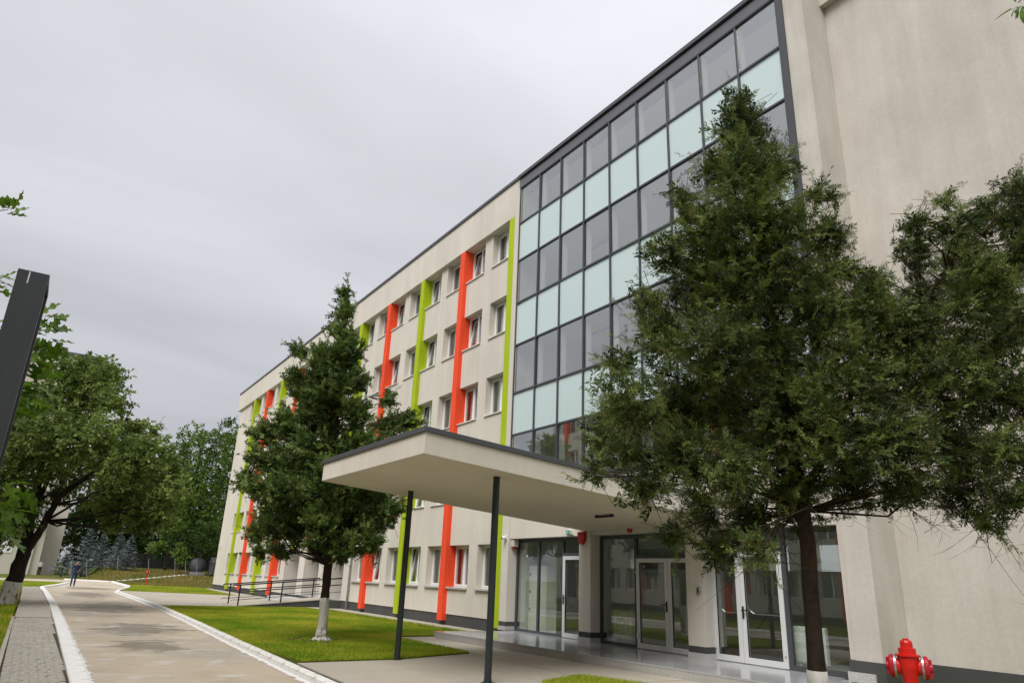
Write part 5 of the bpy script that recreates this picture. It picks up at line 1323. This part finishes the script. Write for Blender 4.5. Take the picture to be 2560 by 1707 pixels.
# fence, tank, container
FN = thing('panel_fence', 'dark concrete panel fence under the trees beyond the bank', 'fence', (-104, 15, 0.9))
for k in range(9):
    y = 8.2 + k * 2.1
    MB().box(-104.1, -103.9, y - .08, y + .08, 0.6, 3.1).build('fence_post', 'fence_dark', FN)
    for j in range(4):
        MB().box(-104.04, -103.98, y + .09, y + 2.0, 0.9 + j * .52, 1.41 + j * .52).build('fence_panel', 'fence_dark', FN)
TK = thing('storage_tank', 'round grey tank lying on a frame beside the container', 'tank', (-91, 16.6, 0.7))
zt_ = hgt(-91, 16.6)
MB().lathe([(0.0, -0.55), (0.8, -0.6), (0.86, -0.5), (0.86, 0.5), (0.8, 0.6), (0.0, 0.55)], (-91, 16.6, zt_ + 1.0), 'x', 28).build('shell', 'tank', TK, smooth=True)
for xx in (-91.6, -90.4):
    MB().box(xx - .06, xx + .06, 15.8, 17.4, zt_ - .1, zt_ + .35).build('cradle', 'galv', TK)
for xx in (-91.5, -90.5):
    MB().lathe([(0.87, -0.04), (0.89, -0.03), (0.89, 0.03), (0.87, 0.04)], (xx, 16.6, zt_ + 1.0), 'x', 28).build('hoop', 'tank', TK)
WC = thing('waste_container', 'grey ribbed waste container beside the end wall of the school', 'container', (-90, 18.4, 0.6))
zc2 = hgt(-90, 18.4)
MB().box(-90.9, -89.2, 17.85, 20.2, zc2 + .15, zc2 + 1.5).build('body', 'container', WC)
for k in range(8):
    y = 17.9 + k * .3
    MB().box(-89.2, -89.13, y, y + .1, zc2 + .2, zc2 + 1.45).build('rib', 'container', WC)
MB().hexa([(-90.95, 17.8, zc2 + 1.5), (-89.15, 17.8, zc2 + 1.5), (-89.15, 20.25, zc2 + 1.5), (-90.95, 20.25, zc2 + 1.5), (-90.6, 17.9, zc2 + 2.1), (-89.6, 17.9, zc2 + 1.75), (-89.6, 20.1, zc2 + 1.75), (-90.6, 20.1, zc2 + 2.1)]).build('lid', 'container', WC)
for yy in (18.1, 19.9):
    MB().lathe([(0.1, -.04), (0.1, .04)], (-89.4, yy, zc2 + .08), 'y', 12).build('wheel', 'black', WC)

# ------------------------------------------------------------------ oak twigs at the left edge, ash leaves at the top right
def oak_leaf_mesh():
    half = [(0, 0.015), (0.08, 0.03), (0.16, 0.16), (0.2, 0.06), (0.3, 0.07), (0.42, 0.33), (0.45, 0.24), (0.5, 0.26), (0.47, 0.09), (0.56, 0.08), (0.72, 0.30), (0.74, 0.20), (0.79, 0.20), (0.75, 0.06), (0.82, 0.06), (0.9, 0.12), (0.9, 0.05), (1.0, 0.0)]
    v = []; f = []
    def z(x, y): return -0.12 * x * x + 0.22 * abs(y) - 0.35 * y * y
    k = len(half)
    for x, y in half: v.append((x, 0, z(x, 0)))
    for x, y in half: v.append((x, y, z(x, y)))
    for x, y in half: v.append((x, -y, z(x, y)))
    for i in range(k - 1):
        f.append((i, i + 1, k + i + 1, k + i)); f.append((i + 1, i, 2 * k + i, 2 * k + i + 1))
    me = bpy.data.meshes.new('leaf'); me.from_pydata(v, [], f); me.materials.append(MATS['oak_leaf']); me.update()
    return me
def lance_leaf_mesh():
    v = []; f = []; n = 7
    for i in range(n):
        t = i / (n - 1); w_ = 0.17 * math.sin(math.pi * min(1, t * 0.96 + 0.02)) ** 0.8
        v += [(t, -w_, 0.06 * w_ - .1 * t * t), (t, 0, -.02 - .1 * t * t), (t, w_, 0.06 * w_ - .1 * t * t)]
    for i in range(n - 1):
        a = 3 * i; f += [(a, a + 3, a + 4, a + 1), (a + 1, a + 4, a + 5, a + 2)]
    me = bpy.data.meshes.new('leaf'); me.from_pydata(v, [], f); me.materials.append(MATS['oak_leaf']); me.update()
    return me
OLM, LLM = [], []
for k in range(5):
    m_ = oak_leaf_mesh(); a = m_.attributes.new('rnd', 'FLOAT', 'FACE'); a.data.foreach_set('value', [random.uniform(0, 1)] * len(m_.polygons)); OLM.append(m_)
for k in range(3):
    m_ = lance_leaf_mesh(); a = m_.attributes.new('rnd', 'FLOAT', 'FACE'); a.data.foreach_set('value', [random.uniform(0, .6)] * len(m_.polygons)); LLM.append(m_)
def leaf_at(p, parent, size, meshes, dirv, rng):
    d = Vector(dirv) + Vector((rng.uniform(-.6, .6), rng.uniform(-.6, .6), rng.uniform(-.7, .3)))
    d.normalize(); s = Vector((rng.uniform(-1, 1), rng.uniform(-1, 1), rng.uniform(0.3, 1.4))); n = (s - d * s.dot(d)).normalized(); b = n.cross(d)
    M3 = Matrix(((d.x, b.x, n.x, 0), (d.y, b.y, n.y, 0), (d.z, b.z, n.z, 0), (0, 0, 0, 1)))
    obj('leaf', rng.choice(meshes), parent, T(p) @ M3 @ Matrix.Scale(size, 4))
OK_ = thing('oak_tree', 'young red oak whose lobed leaves reach in from the left edge', 'tree', (-6.2, -1.35, 0))
MB().tube([(-6.2, -1.35, 0), (-6.22, -1.3, 1.5), (-6.3, -1.2, 3.2), (-6.4, -1.1, 5.0)], [0.09, 0.075, 0.05, 0.02], 10).build('trunk', 'bark', OK_, smooth=True)
rng = random.Random(5)
bt = MB(); OAKP = []
for tip, st in (((-6.06, -0.22, 3.28), (-6.28, -1.2, 2.7)), ((-6.05, -0.16, 2.88), (-6.27, -1.2, 2.2)), ((-6.02, -0.2, 3.12), (-6.27, -1.2, 2.5)), ((-5.98, -0.2, 2.76), (-6.26, -1.2, 2.2)), ((-6.12, -0.26, 3.02), (-6.28, -1.2, 2.5)), ((-6.08, -0.22, 2.66), (-6.26, -1.2, 2.1)), ((-6.43, -0.72, 4.26), (-6.36, -1.15, 3.9)), ((-6.38, -0.63, 3.66), (-6.33, -1.15, 3.3))):
    a, b = Vector(st), Vector(tip); m_ = a.lerp(b, .5) + Vector((0, 0, .06))
    bt.tube([a, m_, b], [0.014, 0.008, 0.003], 5)
    dv = (b - a).normalized()
    nl = 24 if tip[2] < 3.5 else 9
    for i in range(nl):
        u = 0.62 + 0.40 * i / nl if tip[2] < 3.5 else 0.7 + .35 * i / nl
        p = m_.lerp(b, (u - .5) * 2) if u > .5 else a.lerp(m_, u * 2)
        p = p + Vector((rng.uniform(-.06, .06), rng.uniform(-.07, .05), rng.uniform(-.12, .1)))
        leaf_at(p, OK_, rng.uniform(0.14, 0.21), OLM, dv * 0.8 + Vector((0, rng.uniform(-.3, .5), -.1)), rng)
bt.build('branches', 'bark', OK_, kind='stuff')
OK2 = thing('oak_branch', 'low oak branch with blurred lobed leaves close to the camera at the left', 'branch', (-3.95, -1.0, 0.05))
bt = MB()
bt.tube([(-3.95, -1.0, 0.03), (-3.97, -0.9, 1.0), (-3.95, -0.6, 1.7), (-3.9, -0.2, 1.86)], [0.02, 0.016, 0.01, 0.004], 6)
for i in range(24):
    p = Vector((-3.9 + rng.uniform(-.08, .08), -0.30 + rng.uniform(-.14, .2), 1.82 + rng.uniform(-.16, .12)))
    leaf_at(p, OK2, rng.uniform(0.10, 0.15), OLM, (0.1, 0.5, -.1), rng)
bt.build('stem', 'bark', OK2)
AS = thing('ash_branch', 'leafy twig hanging into the top right corner of the view', 'branch', (-1.3, 5.35, 5.9))
bt = MB(); bt.tube([(-1.1, 5.75, 6.35), (-1.3, 5.42, 6.0), (-1.38, 5.24, 5.78)], [0.012, 0.007, 0.003], 5); bt.build('stem', 'bark', AS)
for i in range(9):
    p = Vector((-1.41 + rng.uniform(-.04, .05), 5.22 + rng.uniform(-.06, .08), 5.76 + rng.uniform(-.06, .06)))
    leaf_at(p, AS, rng.uniform(0.10, 0.15), LLM, (-0.25, -0.35, -0.6), rng)

# ------------------------------------------------------------------ people
def person(loc, rotz, label, shirt, legs_m, hands_bag=False, pose=0):
    t = thing('person', label, 'person', loc)
    v = {}; e = []
    def J(n, p, r, par=None):
        v[n] = (Vector(p), r); 
        if par: e.append((par, n))
    st = 0.10 if pose == 0 else 0.03
    J('pel', (0, 0, 0.95), (0.165, 0.115)); J('wai', (0, 0, 1.10), (0.165, 0.12), 'pel'); J('che', (0, 0.01, 1.30), (0.185, 0.12), 'wai'); J('shl', (0, 0.01, 1.43), (0.13, 0.09), 'che')
    J('nec', (0, -0.01, 1.50), (0.058, 0.058), 'shl'); J('hea', (0, -0.05, 1.60), (0.078, 0.09), 'nec'); J('top', (0, -0.06, 1.69), (0.07, 0.085), 'hea')
    for s, n, sw in ((-1, 'R', 1), (1, 'L', -1)):
        J('hip' + n, (s * .10, 0, 0.86), (0.095, 0.1), 'pel'); J('kne' + n, (s * .105, -st * sw - .03, 0.48), (0.062, 0.065), 'hip' + n); J('cal' + n, (s * .105, -st * sw * 1.2 + .02, 0.33), (0.058, 0.062), 'kne' + n)
        J('ank' + n, (s * .105, -st * sw * 1.5 + .03, 0.085), (0.042, 0.045), 'cal' + n); J('toe' + n, (s * .12, -st * sw * 1.5 - .11, 0.04), (0.045, 0.034), 'ank' + n)
        ex = 0.30 if pose == 0 and s < 0 else 0.235
        fy = -0.16 if (pose == 0 and s > 0) else -0.03
        J('sho' + n, (s * .185, 0.01, 1.41), (0.065, 0.065), 'shl'); J('elb' + n, (s * (ex), 0.02, 1.15), (0.045, 0.045), 'sho' + n); J('wri' + n, (s * (ex + .03 if fy > -.1 else ex - .05), fy, 0.93 if fy > -.1 else 1.05), (0.03, 0.032), 'elb' + n)
    names = list(v)
    me = bpy.data.meshes.new('body'); me.from_pydata([v[n][0] for n in names], [(names.index(a), names.index(b)) for a, b in e], [])
    o = bpy.data.objects.new('tmp_body', me); COL.objects.link(o)
    sm = o.modifiers.new('s', 'SKIN'); sm.use_smooth_shade = True
    for i, n in enumerate(names):
        me.skin_vertices[0].data[i].radius = v[n][1]; me.skin_vertices[0].data[i].use_root = (i == 0)
    ss = o.modifiers.new('d', 'SUBSURF'); ss.levels = 2; ss.render_levels = 2
    dg = bpy.context.evaluated_depsgraph_get(); dg.update()
    m2 = bpy.data.meshes.new_from_object(o.evaluated_get(dg)); bpy.data.objects.remove(o)
    m2.materials.clear()
    for mm in ('skin', shirt, legs_m, 'shoe', 'hair'): m2.materials.append(MATS[mm])
    for p in m2.polygons:
        c = p.center; k = 0
        if c.z < 0.10: k = 3
        elif c.z < 0.98 and abs(c.x) < 0.21: k = 2
        elif c.z < 1.475 and (abs(c.x) < 0.225 or c.z > 1.2): k = 1
        if c.z > 1.66 or (c.z > 1.58 and c.y > -0.02): k = 4
        p.material_index = k; p.use_smooth = True
    MW = T(loc) @ Matrix.Rotation(rotz, 4, 'Z')
    obj('body', m2, t, MW)
    fc = MB()
    for s in (-1, 1):
        fc.lathe([(0.0, -.006), (0.01, -.003), (0.01, .003), (0.0, .006)], (s * .03, -0.132, 1.605), 'y', 8, 1)
        fc.lathe([(0.0, -.012), (0.022, -.006), (0.022, .006), (0.0, .012)], (s * .088, -0.045, 1.60), 'x', 8, 0)
    fc.hexa([(-.012, -.128, 1.55), (.012, -.128, 1.55), (.012, -.12, 1.55), (-.012, -.12, 1.55), (-.006, -.15, 1.56), (.006, -.15, 1.56), (.005, -.12, 1.60), (-.005, -.12, 1.60)], 0)
    fc.box(-.022, .022, -.127, -.119, 1.523, 1.532, 2)
    obj('face', fc.mesh('face', ['skin', 'hair', 'hydrant_cap']), t, MW)
    for s, n in ((-1, 'R'), (1, 'L')):
        w_ = v['wri' + n][0]; el = v['elb' + n][0]; d = (w_ - el).normalized()
        hb = MB(); a = Vector((1, 0, 0)); a = (a - d * a.dot(d)).normalized(); b = d.cross(a)
        pc = w_ + d * 0.045
        hb.tube([w_ - d * .01, w_ + d * .03, w_ + d * .085], [.028, .036, .03], 8)
        for k, (off, ln) in enumerate(((-.026, .065), (-.009, .078), (.009, .072), (.026, .055))):
            s0 = w_ + d * .08 + b * off; m0 = s0 + d * ln * .55; e0 = m0 + d * ln * .4 + a * (-s) * .018
            hb.tube([s0, m0, e0], [.0095, .009, .007], 6)
        s0 = w_ + d * .03 + b * -.03; hb.tube([s0, s0 + d * .03 + b * -.022, s0 + d * .062 + b * -.024], [.011, .0105, .008], 6)
        obj('hand', hb.mesh('hand', 'skin', True), t, MW)
    return t
person((-59.8, 2.99, -0.03), math.radians(90), 'man in navy T-shirt and blue jeans walking up the road with bowed head', 'navy', 'jeans')
ph = thing('mobile_phone', 'small dark phone in the walking man\'s left hand', 'phone', (-59.62, 3.2, 1.05))
MB().box(-59.60, -59.53, 3.16, 3.24, 1.04, 1.055).build('case', 'black', ph)
person((-107.6, 1.55, -0.05), math.radians(110), 'person in white top and dark trousers by the corner of the low annex', 'shirt_white', 'trousers_black', pose=1)

# ------------------------------------------------------------------ grass
def inside(poly, X, Y):
    c = np.zeros(len(X), bool); n = len(poly); j = n - 1
    for i in range(n):
        xi, yi = poly[i]; xj, yj = poly[j]
        hit = ((yi > Y) != (yj > Y)) & (X < (xj - xi) * (Y - yi) / (yj - yi + 1e-12) + xi)
        c ^= hit; j = i
    return c
def grass(name, poly, n, h, z, label, seed, clip=None, m='grass_blade', wdt=0.006):
    r = np.random.RandomState(seed); p = np.array(poly); lo, hi = p.min(0), p.max(0)
    if clip: lo = np.maximum(lo, clip[0]); hi = np.minimum(hi, clip[1])
    X = r.uniform(lo[0], hi[0], n); Y = r.uniform(lo[1], hi[1], n); k = inside(poly, X, Y); X, Y = X[k], Y[k]; n = len(X)
    zz = z if not callable(z) else z(X, Y)
    zz = np.broadcast_to(zz, (n,)); H_ = h * r.uniform(0.45, 1.25, n); a = r.uniform(0, 6.28, n); ln = r.normal(0, 0.45, (n, 2)) * H_[:, None]
    w_ = wdt * r.uniform(.7, 1.4, n)
    V = np.zeros((n, 3, 3)); V[:, 0] = np.stack([X - w_ * np.cos(a), Y - w_ * np.sin(a), zz], 1); V[:, 1] = np.stack([X + w_ * np.cos(a), Y + w_ * np.sin(a), zz], 1)
    V[:, 2] = np.stack([X + ln[:, 0], Y + ln[:, 1], zz + H_], 1)
    obj(name, np_mesh(name, V.reshape(-1, 3), np.arange(3 * n).reshape(-1, 3), m, r.uniform(0, 1, n)), label=label, category='grass', kind='stuff')
grass('lawn_grass', LAWN, 330000, 0.05, -0.005, 'short mown grass of the lawn between kerb and facade', 1, wdt=0.009)
grass('lawn_grass', LAWN2, 60000, 0.06, -0.005, 'short grass of the lawn at the far end of the facade', 2, wdt=0.02)
grass('lawn_grass', LAWN3, 60000, 0.06, -0.005, 'grass patch under the juniper by the terrace', 3, clip=((-11, 6.5), (-5, 9.5)))
grass('lawn_grass', VERGE, 130000, 0.09, 0.03, 'longer grass of the verge left of the footpath', 4, clip=((-72, -3.2), (-10, 3.5)), wdt=0.016)
grass('meadow_grass', [(-70, 7.4), (-66.5, 12.5), (-66, 20), (-100, 20), (-105, 8), (-84, 3.9), (-79.5, 7.2), (-69, 7.4)], 60000, 0.16, lambda X, Y: np.array([hgt(a, b) - 0.05 for a, b in zip(X, Y)]), 'rough grass on the bank beyond the yard', 5, m='meadow_blade', wdt=0.03)

def strip(pts, w0, w1):
    """thin polygon running beside a polyline, offset to its right"""
    A = []; Bv = []
    for i, p in enumerate(pts):
        q = pts[min(i + 1, len(pts) - 1)]; o_ = pts[max(i - 1, 0)]
        dx_, dy_ = q[0] - o_[0], q[1] - o_[1]; l = math.hypot(dx_, dy_)
        n_ = (dy_ / l, -dx_ / l)
        A.append((p[0] + n_[0] * w0, p[1] + n_[1] * w0)); Bv.append((p[0] + n_[0] * w1, p[1] + n_[1] * w1))
    return A + Bv[::-1]
grass('edge_tufts', strip([(-14.2, 4.28), (-17.9, 4.44), (-24.5, 4.71), (-31.8, 4.96), (-34.2, 5.0)], -0.10, -0.0), 60000, 0.085, -0.005, 'longer tufts of grass along the right kerb', 6, wdt=0.008)
grass('edge_tufts', strip([(-14.1, 4.7), (-14.2, 6.7), (-14.95, 8.8)], -0.12, 0.0), 6000, 0.07, -0.005, 'ragged grass fringe along the plaza slabs', 7, wdt=0.007)
grass('edge_tufts', strip([(-19.4, 11.6), (-31.9, 11.4)], -0.14, 0.02), 16000, 0.11, 0.0, 'tall grass tufts along the apron below the facade', 8, wdt=0.008)
